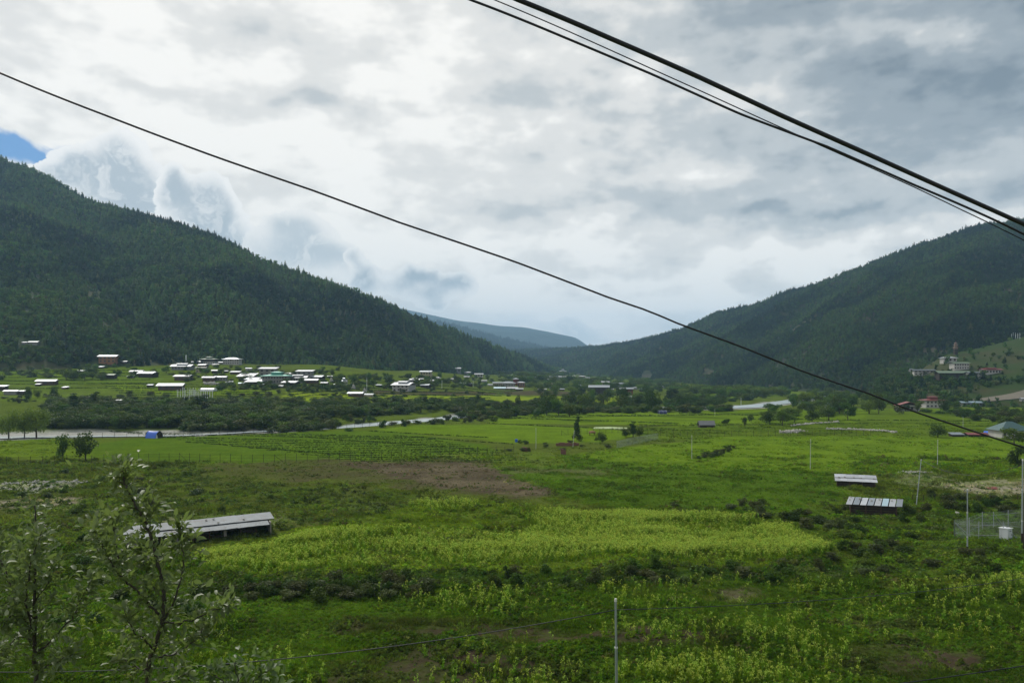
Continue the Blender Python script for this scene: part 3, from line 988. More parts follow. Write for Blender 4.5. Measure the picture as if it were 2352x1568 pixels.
def conifer_np(seed, h, w):
    rng = np.random.default_rng(seed)
    P, N, S = [], [], []
    L = 11
    for i in range(L):
        t = (i + .3) / L
        z = h * (0.14 + .84 * t)
        R_ = w * .5 * (1 - t) ** (.42 if seed % 2 else .6) * rng.uniform(.8, 1.12)
        nb = 7 if i < 8 else 5
        for k in range(nb):
            a = 2 * math.pi * (k + rng.uniform(-.35, .35)) / nb + i
            for q in (.45, .85):
                P.append([math.cos(a) * R_ * q, math.sin(a) * R_ * q, z - R_ * q * .22 + rng.normal() * .12])
                N.append([math.cos(a) * .45, math.sin(a) * .45, 1.0])
                S.append(max(.34, R_ * .38) * rng.uniform(.75, 1.2))
    P.append([0, 0, h]); N.append([1, 0, .2]); S.append(.3)
    P, N = np.array(P), np.array(N) + rng.normal(size=(len(P), 3)) * .35
    V, f = quads(P, N, np.array(S), rng)
    mi = [0] * len(f)
    # trunk
    b = len(V)
    r = .16
    tv = [(r * math.cos(a), r * math.sin(a), z) for z in (-1.0, h * .9) for a in (0, 2.1, 4.2)]
    tf = [(b, b + 1, b + 4, b + 3), (b + 1, b + 2, b + 5, b + 4), (b + 2, b, b + 3, b + 5)]
    return np.concatenate([V, tv]), np.concatenate([f, tf]), mi + [1] * 3


M["pine"] = leafmat("pine_needles", (0.02, 0.045, 0.018), trans=0.22, var=0.42, attr=True, spec=0.05)
M["grassy"] = leafmat("grass_blades", (0.1, 0.2, 0.03), trans=0.45, var=0.34, attr=True, spec=0.04)
M["leaf_dark"] = leafmat("dark_leaves", (0.041, 0.072, 0.012), trans=0.3, var=0.25)
M["leaf_mid"] = leafmat("green_leaves", (0.070, 0.118, 0.018), trans=0.35, var=0.25)
M["leaf_pale"] = leafmat("willow_leaves", (0.100, 0.165, 0.032), trans=0.35, var=0.22)
M["leaf_olive"] = leafmat("olive_scrub_leaves", (0.070, 0.085, 0.032), trans=0.3, var=0.3)
M["yellow"] = leafmat("mustard_flowers", (0.46, 0.56, 0.11), trans=0.35, var=0.2)
M["mleaf"] = leafmat("mustard_leaves", (0.128, 0.218, 0.014), trans=0.35, var=0.25)

PROTO = []


def proto(name, me):
    o = bpy.data.objects.new(name, me)      # kept out of the scene: only a source for scattered cover
    PROTO.append(o)
    return o


def scatter(name, pts, scale, srcs, idx=None, rot=None, col=None, tilt=0.0, rng=RNG):
    """ONE object of uncountable cover: a point cloud with sources instanced on it"""
    pts = np.asarray(pts, np.float32)
    n = len(pts)
    me = bpy.data.meshes.new(name)
    me.vertices.add(n)
    me.vertices.foreach_set("co", pts.ravel())
    sc = np.asarray(scale, np.float32)
    if sc.ndim == 1: sc = np.repeat(sc[:, None], 3, 1)
    a = me.attributes.new("scl", "FLOAT_VECTOR", "POINT"); a.data.foreach_set("vector", np.ascontiguousarray(sc).ravel())
    r = np.zeros((n, 3), np.float32)
    r[:, :2] = rng.normal(size=(n, 2)) * tilt
    r[:, 2] = rng.uniform(0, 6.283, n) if rot is None else rot
    a = me.attributes.new("rotv", "FLOAT_VECTOR", "POINT"); a.data.foreach_set("vector", r.ravel())
    ii = rng.integers(0, len(srcs), n) if idx is None else idx
    a = me.attributes.new("idx", "INT", "POINT"); a.data.foreach_set("value", np.asarray(ii, np.int32))
    if col is not None:
        c = np.concatenate([col, np.ones((n, 1))], 1).astype(np.float32)
        a = me.attributes.new("col", "FLOAT_COLOR", "POINT"); a.data.foreach_set("color", c.ravel())
    ng = bpy.data.node_groups.new(name, "GeometryNodeTree")
    ng.interface.new_socket("Geometry", in_out="INPUT", socket_type="NodeSocketGeometry")
    ng.interface.new_socket("Geometry", in_out="OUTPUT", socket_type="NodeSocketGeometry")
    N, Lk = ng.nodes, ng.links
    gi, go = N.new("NodeGroupInput"), N.new("NodeGroupOutput")
    jo = N.new("GeometryNodeJoinGeometry")
    for s in reversed(srcs):
        oi = N.new("GeometryNodeObjectInfo")
        oi.inputs["Object"].default_value = s
        oi.inputs["As Instance"].default_value = True
        Lk.new(oi.outputs["Geometry"], jo.inputs[0])
    ip = N.new("GeometryNodeInstanceOnPoints")
    ip.inputs["Pick Instance"].default_value = True
    Lk.new(gi.outputs[0], ip.inputs["Points"])
    Lk.new(jo.outputs[0], ip.inputs["Instance"])

    def na(nm, ty):
        q = N.new("GeometryNodeInputNamedAttribute")
        q.data_type = ty
        q.inputs[0].default_value = nm
        return q.outputs[0]
    Lk.new(na("idx", "INT"), ip.inputs["Instance Index"])
    Lk.new(na("rotv", "FLOAT_VECTOR"), ip.inputs["Rotation"])
    Lk.new(na("scl", "FLOAT_VECTOR"), ip.inputs["Scale"])
    Lk.new(ip.outputs[0], go.inputs[0])
    o = link(name, me)
    md = o.modifiers.new("cover", "NODES")
    md.node_group = ng
    tag(o, kind="stuff")
    return o


# ---- pine forests on the hills
pines = []
for i, (h, w) in enumerate(((9.5, 4.6), (8.0, 4.4), (10.5, 4.8), (7.0, 4.2), (8.8, 5.2))):
    V, f, mi = conifer_np(100 + i, h * .88, w * 1.12)
    pines.append(proto("pine_source", mesh_np("pine", V, f, [M["pine"], M["bark"]], mat_idx=mi)))
for i in range(2):      # broadleaved trees among the pines
    V, f = crown_np(130 + i, 6.5, 5.5, 260, .42, base=.12)
    pines.append(proto("broadleaf_source", mesh_np("broadleaf", V, f, [M["pine"]])))

CLEAR = [[(40, 778), (100, 778), (104, 800), (36, 800)], [(1476, 852), (1494, 850), (1500, 872), (1470, 878)], [(1618, 848), (1640, 850), (1640, 862), (1614, 864)],
         [(205, 668), (240, 672), (236, 686), (200, 684)], [(225, 745), (262, 742), (262, 754), (230, 757)], [(230, 800), (800, 800), (800, 900), (230, 900)]]


def forest(name, V, n, seed, t_hi, keep=None, size=1.0, tone=1.0, label=None, broad=.12, dref=900.0, lowclear=0):
    rng = np.random.default_rng(seed)
    P = sample_surface(V, n, rng, max(5, int(V.shape[0] * .066)), t_hi)
    X, Y = px_of(P[:, 0], P[:, 1], P[:, 2])
    k = rng.random(len(P)) < np.clip((dref / P[:, 1]) ** 1.3, 0, 1)
    k &= (X > -500) & (X < 2900)
    for c in CLEAR[:5]: k &= ~inpoly(X, Y, c)
    # thinner where the soil shows
    th = fbm(P[:, 0] / 55, P[:, 1] / 55, 3, seed + 5)
    k &= rng.random(len(P)) < np.clip(1.35 - sstep(th, .55, .75) * 1.0, 0, 1)
    if keep is not None: k &= keep(X, Y, P, rng)
    P, X, Y = P[k], X[k], Y[k]
    n = len(P)
    s = (.5 + rng.random(n) ** 1.6 * 1.05) * size * (1 + .35 * (P[:, 1] > 1300))
    idx = rng.integers(0, 5, n)
    b = fbm(P[:, 0] / 40, P[:, 1] / 40, 3, seed + 8)
    isb = rng.random(n) < broad * (1 + 3 * sstep(b, .5, .65))
    idx[isb] = rng.integers(5, 7, isb.sum())
    a = np.array([0.010, 0.027, 0.012]); c2 = np.array([0.056, 0.100, 0.027]); c3 = np.array([0.075, 0.085, 0.035])
    q = sstep(fbm(P[:, 0] / 90, P[:, 1] / 90, 3, seed + 2), .3, .7)[:, None]
    col = (a * (1 - q) + c2 * q) * tone
    col[isb] = col[isb] * .6 + np.array([.06, .10, .02]) * .5 * tone
    r = rng.random(n) < .02
    col[r] = c3 * tone
    P = P.copy(); P[:, 2] -= .3
    o = scatter(name, P, np.stack([s * rng.uniform(.85, 1.15, n), s, s * rng.uniform(.9, 1.2, n)], 1), pines, idx=idx, col=col, rng=rng)
    o["label"] = label
    return o


forest("pine_forest", LEFT, 110000, 201, 112, size=.84, tone=1.5, label="dense dark pine forest covering the high slope on the left")
forest("pine_forest", SPUR, 26000, 202, 86, keep=lambda X, Y, P, r: r.random(len(X)) < np.clip((842 - Y) / 18, .12, .85), size=.68, tone=1.3, broad=.3, label="scrubby dark pine wood on the low spur at the far left")
forest("pine_forest", RIGHT, 250000, 203, 122, size=.62, tone=1.02, label="dark pine forest covering the long slope on the right", broad=.2, dref=800)
forest("scrub", KNOLL, 9000, 204, 66, keep=lambda X, Y, P, r: r.random(len(X)) < np.where(inpoly(X, Y, [(2070, 852), (2150, 800), (2200, 790), (2700, 700), (2700, 850), (2300, 872), (2100, 870)]), .07, .9) *
       np.where(inpoly(X, Y, [(2225, 905), (2290, 885), (2352, 878), (2500, 870), (2500, 925), (2225, 925)]), .0, 1.0), size=.62, tone=1.4, broad=.75, label="low dark scrub on the foot of the monastery knoll")
forest("pine_forest", FAR2, 20000, 205, 50, size=2.2, tone=.5, label="hazy forest on the far blue slopes", dref=9000)

# ------------------------------------------------------------------ near ground cover
def tuft_mesh(seed, n, h, r, w):
    rng = np.random.default_rng(seed)
    V, f = [], []
    for i in range(n):
        a = rng.uniform(0, 6.28); rr = r * math.sqrt(rng.random())
        x, y = math.cos(a) * rr, math.sin(a) * rr
        b = rng.uniform(0, 6.28); dx, dy = math.cos(b) * w, math.sin(b) * w
        hh = h * rng.uniform(.5, 1.1) * (1 - .4 * rr / r)
        lx, ly = rng.normal() * h * .3 + x * .5, rng.normal() * h * .3 + y * .5
        k = len(V)
        V += [(x - dx, y - dy, -.05), (x + dx, y + dy, -.05), (x + lx * .5 + dx * .8, y + ly * .5 + dy * .8, hh * .65), (x + lx, y + ly, hh)]
        f.append((k, k + 1, k + 2, k + 3))
    return np.array(V), np.array(f)


def clump_mesh(seed, n, h, r, leaf):
    rng = np.random.default_rng(seed)
    D = rng.normal(size=(n, 3)); D[:, 2] = np.abs(D[:, 2]); D /= np.linalg.norm(D, axis=1, keepdims=True)
    P = D * np.array([r, r, h]) * rng.uniform(.35, 1.08, (n, 1))
    return quads(P, D + rng.normal(size=(n, 3)) * .7, rng.uniform(.6, 1.3, n) * leaf, rng)


def mustard_mesh(seed):
    rng = np.random.default_rng(seed)
    V, f, mi = [], [], []

    def put(v, ff, k):
        b = sum(len(a) for a in V)
        V.append(v); f.append(ff + b); mi.extend([k] * len(ff))
    v, ff = clump_mesh(seed + 5, 16, .42, .24, .085)
    put(v, ff, 0)
    for i in range(5):
        a = rng.uniform(0, 6.28); rr = rng.uniform(.03, .2)
        x, y = math.cos(a) * rr, math.sin(a) * rr
        hh = rng.uniform(.7, 1.05)
        put(np.array([(x * .4 - .012, y * .4, 0), (x * .4 + .012, y * .4, 0), (x + .01, y, hh), (x - .01, y, hh)]), np.array([[0, 1, 2, 3]]), 0)
        m_ = 6
        P = np.stack([x + rng.normal(size=m_) * .035, y + rng.normal(size=m_) * .035, hh - rng.random(m_) * .16], 1)
        v, ff = quads(P, rng.normal(size=(m_, 3)) + [0, 0, .8], rng.uniform(.019, .034, m_), rng)
        put(v, ff, 1)
    return np.concatenate(V), np.concatenate(f), mi


tufts = [proto("tuft_source", mesh_np("tuft", *tuft_mesh(300 + i, 20, .34, .30, .022), [M["grassy"]])) for i in range(3)]
weeds = [proto("weed_source", mesh_np("weed", *clump_mesh(310 + i, 26, .34, .30, .075), [M["grassy"]])) for i in range(3)]
cover = tufts + weeds
musts = []
for i in range(3):
    V, f, mi = mustard_mesh(320 + i)
    musts.append(proto("mustard_source", mesh_np("mustard", V, f, [M["mleaf"], M["yellow"]], mat_idx=mi)))


def near_points(n, d0, d1, p, rng, umax=.78):
    """density falling with distance ** p"""
    a = 2 - p
    q = rng.random(n)
    d = (d0 ** a + q * (d1 ** a - d0 ** a)) ** (1 / a) if abs(a) > 1e-6 else d0 * (d1 / d0) ** q
    x = rng.uniform(-umax, umax, n) * d
    return x, d


def near_cover():
    rng = np.random.default_rng(400)
    x, y = near_points(190000, 52, 335, 2.0, rng)
    zb = zbase(x, y)
    X, Y = px_of(x, y, zb)
    c = ground_rgb(x, y, zb)
    green = c[:, 1] / np.maximum(c[:, 0], 1e-3)
    k = rng.random(len(x)) < np.where(green > 1.25, 1.0, np.where(y < 110, .2, .4))
    k &= np.where(y > 190, fbm(x / 6, y / 6, 3, 411) > .46, True)
    k &= ~inpoly(X, Y, [(200, 1000), (700, 985), (1420, 960), (1480, 1005), (1180, 1036), (900, 1056), (560, 1062), (220, 1052)])
    k &= ~((np.abs(river_t(X, Y)) < 1.1) & (y > 200))
    x, y, c, X, Y = x[k], y[k], c[k], X[k], Y[k]
    n = len(x)
    lump = fbm(x / 3.5, y / 3.5, 3, 401)
    s = (y / 85) ** .5 * rng.uniform(.55, 1.25, n) * (.55 + 1.1 * sstep(lump, .35, .7))
    s *= np.where((Y > 1052) & (Y < 1165) & (X > 380) & (X < 1960), .55, 1.0) * np.where(Y < 1050, .42, 1.0)
    idx = np.where(fbm(x / 5, y / 5, 2, 403) > .5, rng.integers(0, 3, n), rng.integers(3, 6, n))
    tone = ((.60 + 1.5 * fbm(x / 8, y / 8, 3, 404)) * np.interp(y, [60, 130, 190], [1.2, 1.2, 1.0]))[:, None] * rng.uniform(.8, 1.3, (n, 1))
    grn = np.array(SHADE["deep"]) * 1.1
    gr = (c[:, 1] / np.maximum(c[:, 0], 1e-3) < 1.25)[:, None]
    dry_f = (gr[:, 0] & (Y < 1160))[:, None]
    col = np.where(gr, np.where(dry_f, c * rng.uniform(.7, 1.7, (n, 1)), c * .35 + grn * .75), c) * tone
    g2 = dry_f[:, 0] & (rng.random(n) < .35)
    col[g2] = grn * tone[g2]
    s = np.where(dry_f[:, 0], s * .8, s)
    dry = rng.random(n) < .05
    col[dry] = np.array([.13, .13, .05]) * rng.uniform(.6, 1.1, (dry.sum(), 1))
    z = Zg(x, y)
    o = scatter("grass", np.stack([x, y, z], 1), s, cover, idx=idx, col=col, tilt=.08, rng=rng)
    o["label"] = "mixed grass and weeds covering the near fields"


near_cover()

MUST = [  # (polygon, density weight)
    ([(450, 1280), (540, 1268), (620, 1256), (680, 1240), (720, 1224), (800, 1216), (930, 1222), (1060, 1232), (1180, 1226), (1250, 1206), (1200, 1190), (1240, 1178), (1330, 1180), (1420, 1190), (1560, 1185), (1640, 1186), (1760, 1198),
      (1810, 1215), (1850, 1236), (1895, 1258), (1893, 1278), (1800, 1284), (1640, 1288), (1500, 1278), (1380, 1284), (1250, 1296), (1100, 1300), (900, 1305), (700, 1315), (560, 1328), (480, 1330)], .30),
    ([(450, 1280), (620, 1256), (680, 1240), (720, 1222), (800, 1216), (900, 1228), (820, 1244), (700, 1250), (600, 1268), (500, 1290)], 1.6),
    ([(1230, 1178), (1420, 1184), (1560, 1183), (1750, 1198), (1730, 1206), (1500, 1200), (1330, 1192), (1230, 1186)], 1.2),
    ([(1180, 1245), (1300, 1232), (1500, 1226), (1620, 1222), (1760, 1212), (1850, 1238), (1897, 1260), (1890, 1276), (1760, 1280), (1560, 1276), (1350, 1262), (1180, 1262)], 1.8),
    ([(860, 1262), (1100, 1258), (1240, 1270), (1160, 1280), (900, 1276)], .8),
    ([(950, 1160), (1080, 1158), (1100, 1168), (960, 1174)], .5),
    ([(920, 1362), (1040, 1358), (1240, 1385), (1200, 1410), (1000, 1392)], .55),
    ([(1350, 1352), (1600, 1345), (1700, 1372), (1500, 1392), (1380, 1380)], .35),
    ([(1750, 1375), (1960, 1352), (2180, 1340), (2352, 1336), (2600, 1330), (2600, 1378), (2300, 1382), (2050, 1392), (1800, 1398)], .7),
    ([(2150, 1345), (2600, 1336), (2600, 1362), (2200, 1366)], 1.0),
    ([(1930, 1425), (2060, 1408), (2280, 1412), (2600, 1405), (2600, 1465), (2280, 1462), (2080, 1455)], .8),
    ([(1340, 1440), (1560, 1420), (1620, 1462), (1480, 1470)], .35),
    ([(1640, 1440), (1780, 1430), (1880, 1475), (1920, 1520), (1740, 1540), (1640, 1500)], .6),
    ([(1020, 1545), (1160, 1535), (1300, 1552), (1380, 1600), (1000, 1620)], .9),
    ([(1430, 1545), (1560, 1520), (1760, 1545), (1980, 1550), (2000, 1640), (1400, 1640)], 1.1),
    ([(1480, 1440), (1540, 1440), (1620, 1520), (1480, 1530)], .35), ([(200, 1440), (420, 1430), (560, 1470), (400, 1520), (200, 1500)], .3),
    ([(540, 1500), (700, 1490), (760, 1560), (560, 1600)], .3), ([(1080, 1480), (1180, 1470), (1240, 1520), (1120, 1540)], .3)]


def mustard():
    rng = np.random.default_rng(420)
    x, y = near_points(400000, 52, 150, 1.3, rng, .74)
    zb = zbase(x, y)
    X, Y = px_of(x, y, zb)
    s = 100 / y
    near = (Y > 1335) * 1.0
    Xw = X + (fbm(x / 6, y / 6, 3, 421) - .5) * 70 * s + rng.normal(size=len(x)) * (5 + 45 * near)
    Yw = Y + (fbm(x / 6, y / 6, 3, 422) - .5) * 26 * s + rng.normal(size=len(x)) * (1.2 + 14 * near)
    w = np.zeros(len(x))
    for poly, d in MUST:
        q = inpoly(Xw, Yw, poly)
        w[q] = np.maximum(w[q], d) if d < .6 else w[q] + d * .7
    bands = .35 + 1.2 * sstep(fbm(x / 14 + 3, y / 4.5, 3, 424), .38, .62)
    k = rng.random(len(x)) < w * np.where(Y > 1335, .085, .50) * bands
    x, y = x[k], y[k]
    n = len(x)
    P = np.stack([x, y, Zg(x, y) + 0.0], 1)
    sc = rng.uniform(.75, 1.2, n)
    o = scatter("mustard_crop", P, sc, musts, tilt=.1, rng=rng)
    o["label"] = "yellow flowering mustard in patches over the near fields"
    return n


print("mustard plants", mustard())
#MARK_VEG_END
# ================================================================== individual trees and bushes
def size_at(p, px):
    return px * p.y / F


TREE = {}


def tree_kind(kind, mat_key, seed, h=6.0, w=5.5, n=900, leaf=.19, base=.25, shape="round", lumps=9, limbs=5, tr=.13):
    V, f = crown_np(seed, h, w, n, leaf, lumps, base, 1.0, shape)
    cr = mesh_np("crown", V, f, [M[mat_key]])
    tk = trunk_mb(seed, h, w, max(base, .12), tr, limbs).mesh("trunk", M["bark"], True)
    TREE.setdefault(kind, []).append((cr, tk, h, w))


for i in range(3):
    tree_kind("dark", "leaf_dark", 500 + i, 6.5, 6.2, 1300, .19, .10, lumps=11)
    tree_kind("mid", "leaf_mid", 510 + i, 6.5, 5.8, 1200, .19, .14, lumps=10)
    tree_kind("willow", "leaf_pale", 520 + i, 8.0, 8.0, 2200, .18, .22, lumps=15, limbs=7, tr=.2)
    tree_kind("tall", "leaf_dark", 530 + i, 7.0, 2.8, 800, .18, .18, "tall", lumps=6, limbs=4)
    tree_kind("bush", "leaf_olive", 540 + i, 2.0, 2.6, 620, .12, .02, lumps=8, limbs=3, tr=.05)
    tree_kind("gbush", "leaf_mid", 550 + i, 2.0, 2.6, 620, .12, .02, lumps=8, limbs=3, tr=.05)
    tree_kind("dbush", "leaf_dark", 560 + i, 2.0, 2.8, 620, .12, .02, lumps=8, limbs=3, tr=.05)


def plant(kind, loc, height, width, label, group=None, name="tree", cat="tree", k=None, rng=random):
    crn, trk, h, w = TREE[kind][rng.randrange(len(TREE[kind])) if k is None else k]
    o = empty(name, loc, rng.uniform(0, 6.28))
    o.scale = (width / w, width / w, height / h)
    link("crown", crn, o)
    link("trunk", trk, o)
    tag(o, label, cat, group)
    return o


def tree_px(kind, X, Yb, Yt, wpx, label, group=None, name="tree", cat="tree", k=None, d=None):
    p = hit(X, Yb) if d is None else Vector(((X - HX) / F * d, d, CAMZ + (HY - Yb) / F * d))
    return plant(kind, p, size_at(p, Yb - Yt) * 1.05, size_at(p, wpx) * 1.08, label, group, name, cat, k)


T = tree_px
T("willow", 20, 1008, 943, 56, "big round willow at the left edge beside the gravel flat", k=0)
T("willow", 56, 1006, 948, 44, "middle willow, slimmer, between two bigger ones by the gravel flat", k=1)
T("willow", 84, 1006, 940, 62, "pale green willow nearest the dark thicket, right one of three by the river", k=2)
T("mid", 143, 1056, 1000, 36, "ragged pale tree with a leaning stem behind the wire fence", k=0)
T("dark", 197, 1057, 997, 62, "round dark green tree with a brown centre behind the wire fence", k=1)
T("dark", 65, 914, 886, 18, "left of three small dark trees on the field below the grey sheds")
T("dark", 86, 914, 893, 16, "middle and lowest of three small dark trees below the grey sheds")
T("dark", 124, 914, 884, 20, "right and tallest of three small dark trees below the long white roof")
T("tall", 1326, 1004, 958, 20, "slim dark tree standing alone at the edge of the bright green field", k=0)
T("dbush", 1325, 1012, 992, 24, "low bush under the slim lone dark tree", None, "bush", "bush")
T("dark", 1438, 1004, 980, 24, "left tree of the small clump by the white wire fence")
T("tall", 1454, 1004, 969, 20, "tallest middle tree of the small clump by the white wire fence")
T("dark", 1469, 1003, 978, 22, "right tree of the small clump by the white wire fence")
T("dark", 1383, 1018, 993, 28, "round dark tree between the brick wall and the white wire fence")
T("dark", 895, 894, 877, 15, "small round tree left of the white farmhouse")
T("dark", 2154, 1004, 972, 44, "large dark round tree left of the red roofed sheds")
T("mid", 2330, 1024, 984, 60, "big leafy tree in front of the blue green roofed house")
T("dbush", 2342, 1072, 1028, 46, "large dark bush at the right edge below the cable", None, "bush", "bush")
T("dark", 1709, 979, 957, 14, "small round topped tree with a bare stem right of the grey hut")
T("dark", 1725, 970, 952, 15, "little round tree standing just right of the other by the hut")
T("dbush", 1667, 972, 962, 22, "dark bush beside the grey hut", None, "bush", "bush")
T("mid", 1797, 977, 942, 42, "broad pale green tree at the front of the grove by the rubble wall")
T("dark", 1768, 974, 945, 28, "dark tree left of the broad pale one in the grove by the rubble wall")
T("dark", 1865, 968, 935, 34, "dark tree in the middle of the grove above the rubble wall")
T("mid", 1903, 966, 938, 46, "wide green tree at the right end of the grove above the rubble wall")
T("mid", 1948, 965, 925, 38, "green tree right of the striped roof house")
T("dark", 2018, 950, 900, 34, "tall dark tree left of the white gabled house with red trim")
T("mid", 2108, 944, 920, 24, "pale tree in front of the red temple, left side")
T("dark", 2168, 948, 908, 24, "dark tree at the right corner of the red temple")
T("mid", 2195, 944, 922, 22, "rounded tree right of the red temple and its dark neighbour")
T("dark", 1256, 953, 905, 40, "large tree at the left end of the grove in the valley centre")
T("mid", 1282, 955, 915, 36, "second large tree in the grove in the valley centre, with a pale foot")
T("mid", 1308, 957, 928, 40, "low spreading green tree at the front of the grove below the white tents")
T("dark", 1396, 925, 893, 30, "dark tree hiding the front of the big dark farmhouse")
T("dark", 1425, 935, 888, 34, "tall brown green tree between the two dark farmhouses")
T("dark", 1497, 945, 893, 34, "tall full tree right of the second dark farmhouse")
T("mid", 1340, 940, 905, 36, "bright leaved tree left of the big dark farmhouse")
T("dark", 1172, 948, 925, 16, "small tree over the river bank near the little dark shed")
T("dark", 1190, 942, 909, 14, "narrow tree on the far bank of the river")

used_xy = []


MASS = {}


def grove(n, poly, kinds, hr, wr, group, labels, seed, name="tree", cat="tree", gap=.55, mass=None):
    """n trees inside a region of the valley, each a thing of its own"""
    rng = random.Random(seed)
    xs = [p[0] for p in poly]; ys = [p[1] for p in poly]
    got, tries = 0, 0
    while got < n and tries < n * 60:
        tries += 1
        X, Y = rng.uniform(min(xs), max(xs)), rng.uniform(min(ys), max(ys))
        if not inpoly(np.array([X]), np.array([Y]), poly)[0]: continue
        p = hit(X, Y)
        hgt = rng.uniform(*hr); wid = rng.uniform(*wr)
        if any((p.x - q[0]) ** 2 + (p.y - q[1]) ** 2 < (gap * wid) ** 2 for q in used_xy[-900:]): continue
        used_xy.append((p.x, p.y))
        kd = rng.choice(kinds)
        if mass:
            MASS.setdefault(mass, []).append((p, hgt, wid, kd))
            got += 1
            continue
        tone = {"dark": "dark green", "mid": "leafy green", "willow": "pale green", "tall": "slim dark", "bush": "olive", "gbush": "bright green", "dbush": "dark"}[kd]
        big = "large" if hgt > hr[0] + (hr[1] - hr[0]) * .66 else ("small" if hgt < hr[0] + (hr[1] - hr[0]) * .33 else "middle-sized")
        where = labels(X, Y) if callable(labels) else labels
        plant(kd, p, hgt, wid, f"{big} {tone} {name.replace('_', ' ')} {where}", group, name, cat, rng=rng)
        got += 1
    return got


def seg(xs, names):
    return lambda X, Y: names[min(len(names) - 1, int(np.searchsorted(xs, X)))]


# thicket on the far bank
bank = seg([250, 420, 620, 800, 960], ["in the riverside thicket at the far left", "in the riverside thicket behind the blue tent", "in the riverside thicket under the prayer flags", "in the riverside thicket below the green roof",
                                      "in the riverside thicket under the two stupas", "in the riverside thicket below the white farmhouse"])
G_T = "trees and bushes of the riverside thicket"
TH = "riverside_thicket"
DK3 = ["dark", "dark", "dark", "mid"]
grove(46, [(105, 974), (620, 972), (620, 983), (105, 985)], DK3, (3.9, 5.6), (6.0, 8.6), G_T, bank, 601, gap=.42)
grove(34, [(620, 954), (1040, 940), (1040, 946), (800, 961), (620, 973)], DK3, (3.4, 5.0), (6.0, 8.6), G_T, bank, 604, gap=.42)
for (p, n, hr, sd) in (([(105, 945), (620, 948), (620, 984), (105, 986)], 210, (3.0, 4.6), 602), ([(105, 922), (640, 925), (640, 950), (105, 950)], 150, (2.0, 3.4), 603),
                       ([(620, 926), (1130, 921), (1130, 938), (1040, 946), (800, 961), (620, 973)], 230, (2.2, 3.8), 605), ([(105, 916), (620, 920), (1120, 917), (1120, 924), (620, 928), (105, 926)], 60, (1.5, 3.2), 606)):
    grove(n, p, DK3, hr, (5.5, 8.0), None, None, sd, gap=.22, mass=TH)
grove(16, [(110, 932), (640, 934), (1040, 930), (1100, 926), (1100, 934), (640, 950), (110, 950)], ["dark", "mid", "tall"], (5.0, 7.0), (4.5, 6.5), G_T, bank, 607, gap=.3)
# bushes on the near bank and gravel
near_b = seg([480, 760, 1000], ["on the green edge of the gravel flat left of the tent", "on the gravel flat right of the blue tent", "on the near bank where the river appears", "on the near bank beside the widening river"])
G_B = "bushes along the near river bank"
grove(26, [(520, 982), (760, 968), (860, 964), (850, 970), (740, 984), (560, 990)], ["bush", "gbush", "dbush"], (1.6, 3.2), (3.0, 5.0), G_B, near_b, 611, "bush", "bush")
grove(22, [(780, 986), (1000, 968), (1150, 954), (1155, 966), (1000, 978), (800, 990)], ["bush", "dbush", "gbush"], (1.4, 2.8), (3.0, 5.0), G_B, near_b, 612, "bush", "bush")
grove(16, [(1040, 946), (1150, 940), (1240, 944), (1250, 962), (1150, 962), (1090, 956)], ["dark", "mid", "dbush"], (3, 5.5), (5.5, 8), G_B, "crowding the river bend left of the central grove", 613)
for (p, n, sd) in (([(1040, 948), (1150, 943), (1680, 941), (1680, 948), (1240, 950), (1150, 960), (1060, 962)], 150, 614), ([(1130, 928), (1240, 926), (1240, 934), (1130, 938)], 40, 615), ([(610, 984), (760, 976), (770, 986), (620, 996)], 26, 616), ([(430, 986), (560, 985), (560, 989), (430, 990)], 14, 617)):
    grove(n, p, ["dark", "dbush", "bush", "mid"], (2.0, 3.6), (4.5, 7.5), None, None, sd, gap=.25, mass="riverside_scrub")
# central grove
cg = seg([1300, 1400, 1480, 1560], ["in the central grove near the white tents", "in the central grove below the big dark farmhouse", "in the central grove between the farmhouses", "in the grove left of the long white roof",
                                    "in the central grove at its right end"])
G_C = "trees of the grove in the valley centre"
grove(44, [(1235, 906), (1560, 908), (1575, 940), (1500, 944), (1240, 946)], ["dark", "dark", "mid", "tall", "willow"], (5.5, 9.0), (7, 10), G_C, cg, 621, gap=.36)
grove(40, [(1240, 930), (1580, 932), (1560, 948), (1250, 952)], ["mid", "dbush", "gbush", "dark"], (2.4, 4.4), (5, 8), None, None, 622, gap=.3, mass="grove_undergrowth")
grove(70, [(1190, 885), (1330, 880), (1560, 890), (1560, 903), (1240, 902)], ["dark", "mid", "willow"], (4.5, 7.5), (8, 12), None, None, 623, gap=.3, mass="grove_undergrowth")
# right middle: trees below the long slope and round the far river
rm = seg([1700, 1800, 1900, 2050], ["at the foot of the long slope above the far fields", "beside the far reach of the river", "between the far river and the striped roof house", "behind the striped roof house", "under the monastery knoll"])
G_R = "trees along the foot of the right slope"
RW = "valley_side_wood"
grove(130, [(1530, 894), (1740, 897), (1810, 905), (1800, 912), (1560, 907)], ["mid", "mid", "dark", "willow"], (4.5, 7.5), (9, 15), None, None, 631, gap=.22, mass=RW)
grove(60, [(1550, 912), (1760, 914), (1720, 922), (1560, 926)], ["dark", "dbush", "mid"], (2.5, 5), (7, 11), None, None, 632, gap=.25, mass=RW)
grove(50, [(1440, 926), (1670, 924), (1660, 931), (1450, 940)], ["dark", "dbush", "dark"], (2.5, 4.5), (6, 9), None, None, 633, gap=.25, mass=RW)
grove(34, [(1815, 912), (2010, 915), (2070, 930), (2060, 950), (1960, 955), (1820, 938)], ["mid", "dark", "dark", "willow"], (5, 9), (7, 10.5), G_R, rm, 634, gap=.42)
grove(60, [(1815, 900), (2060, 905), (2120, 925), (2060, 932), (1820, 920)], ["mid", "dark", "dark"], (4, 7), (7, 10.5), None, None, 636, gap=.25, mass=RW)
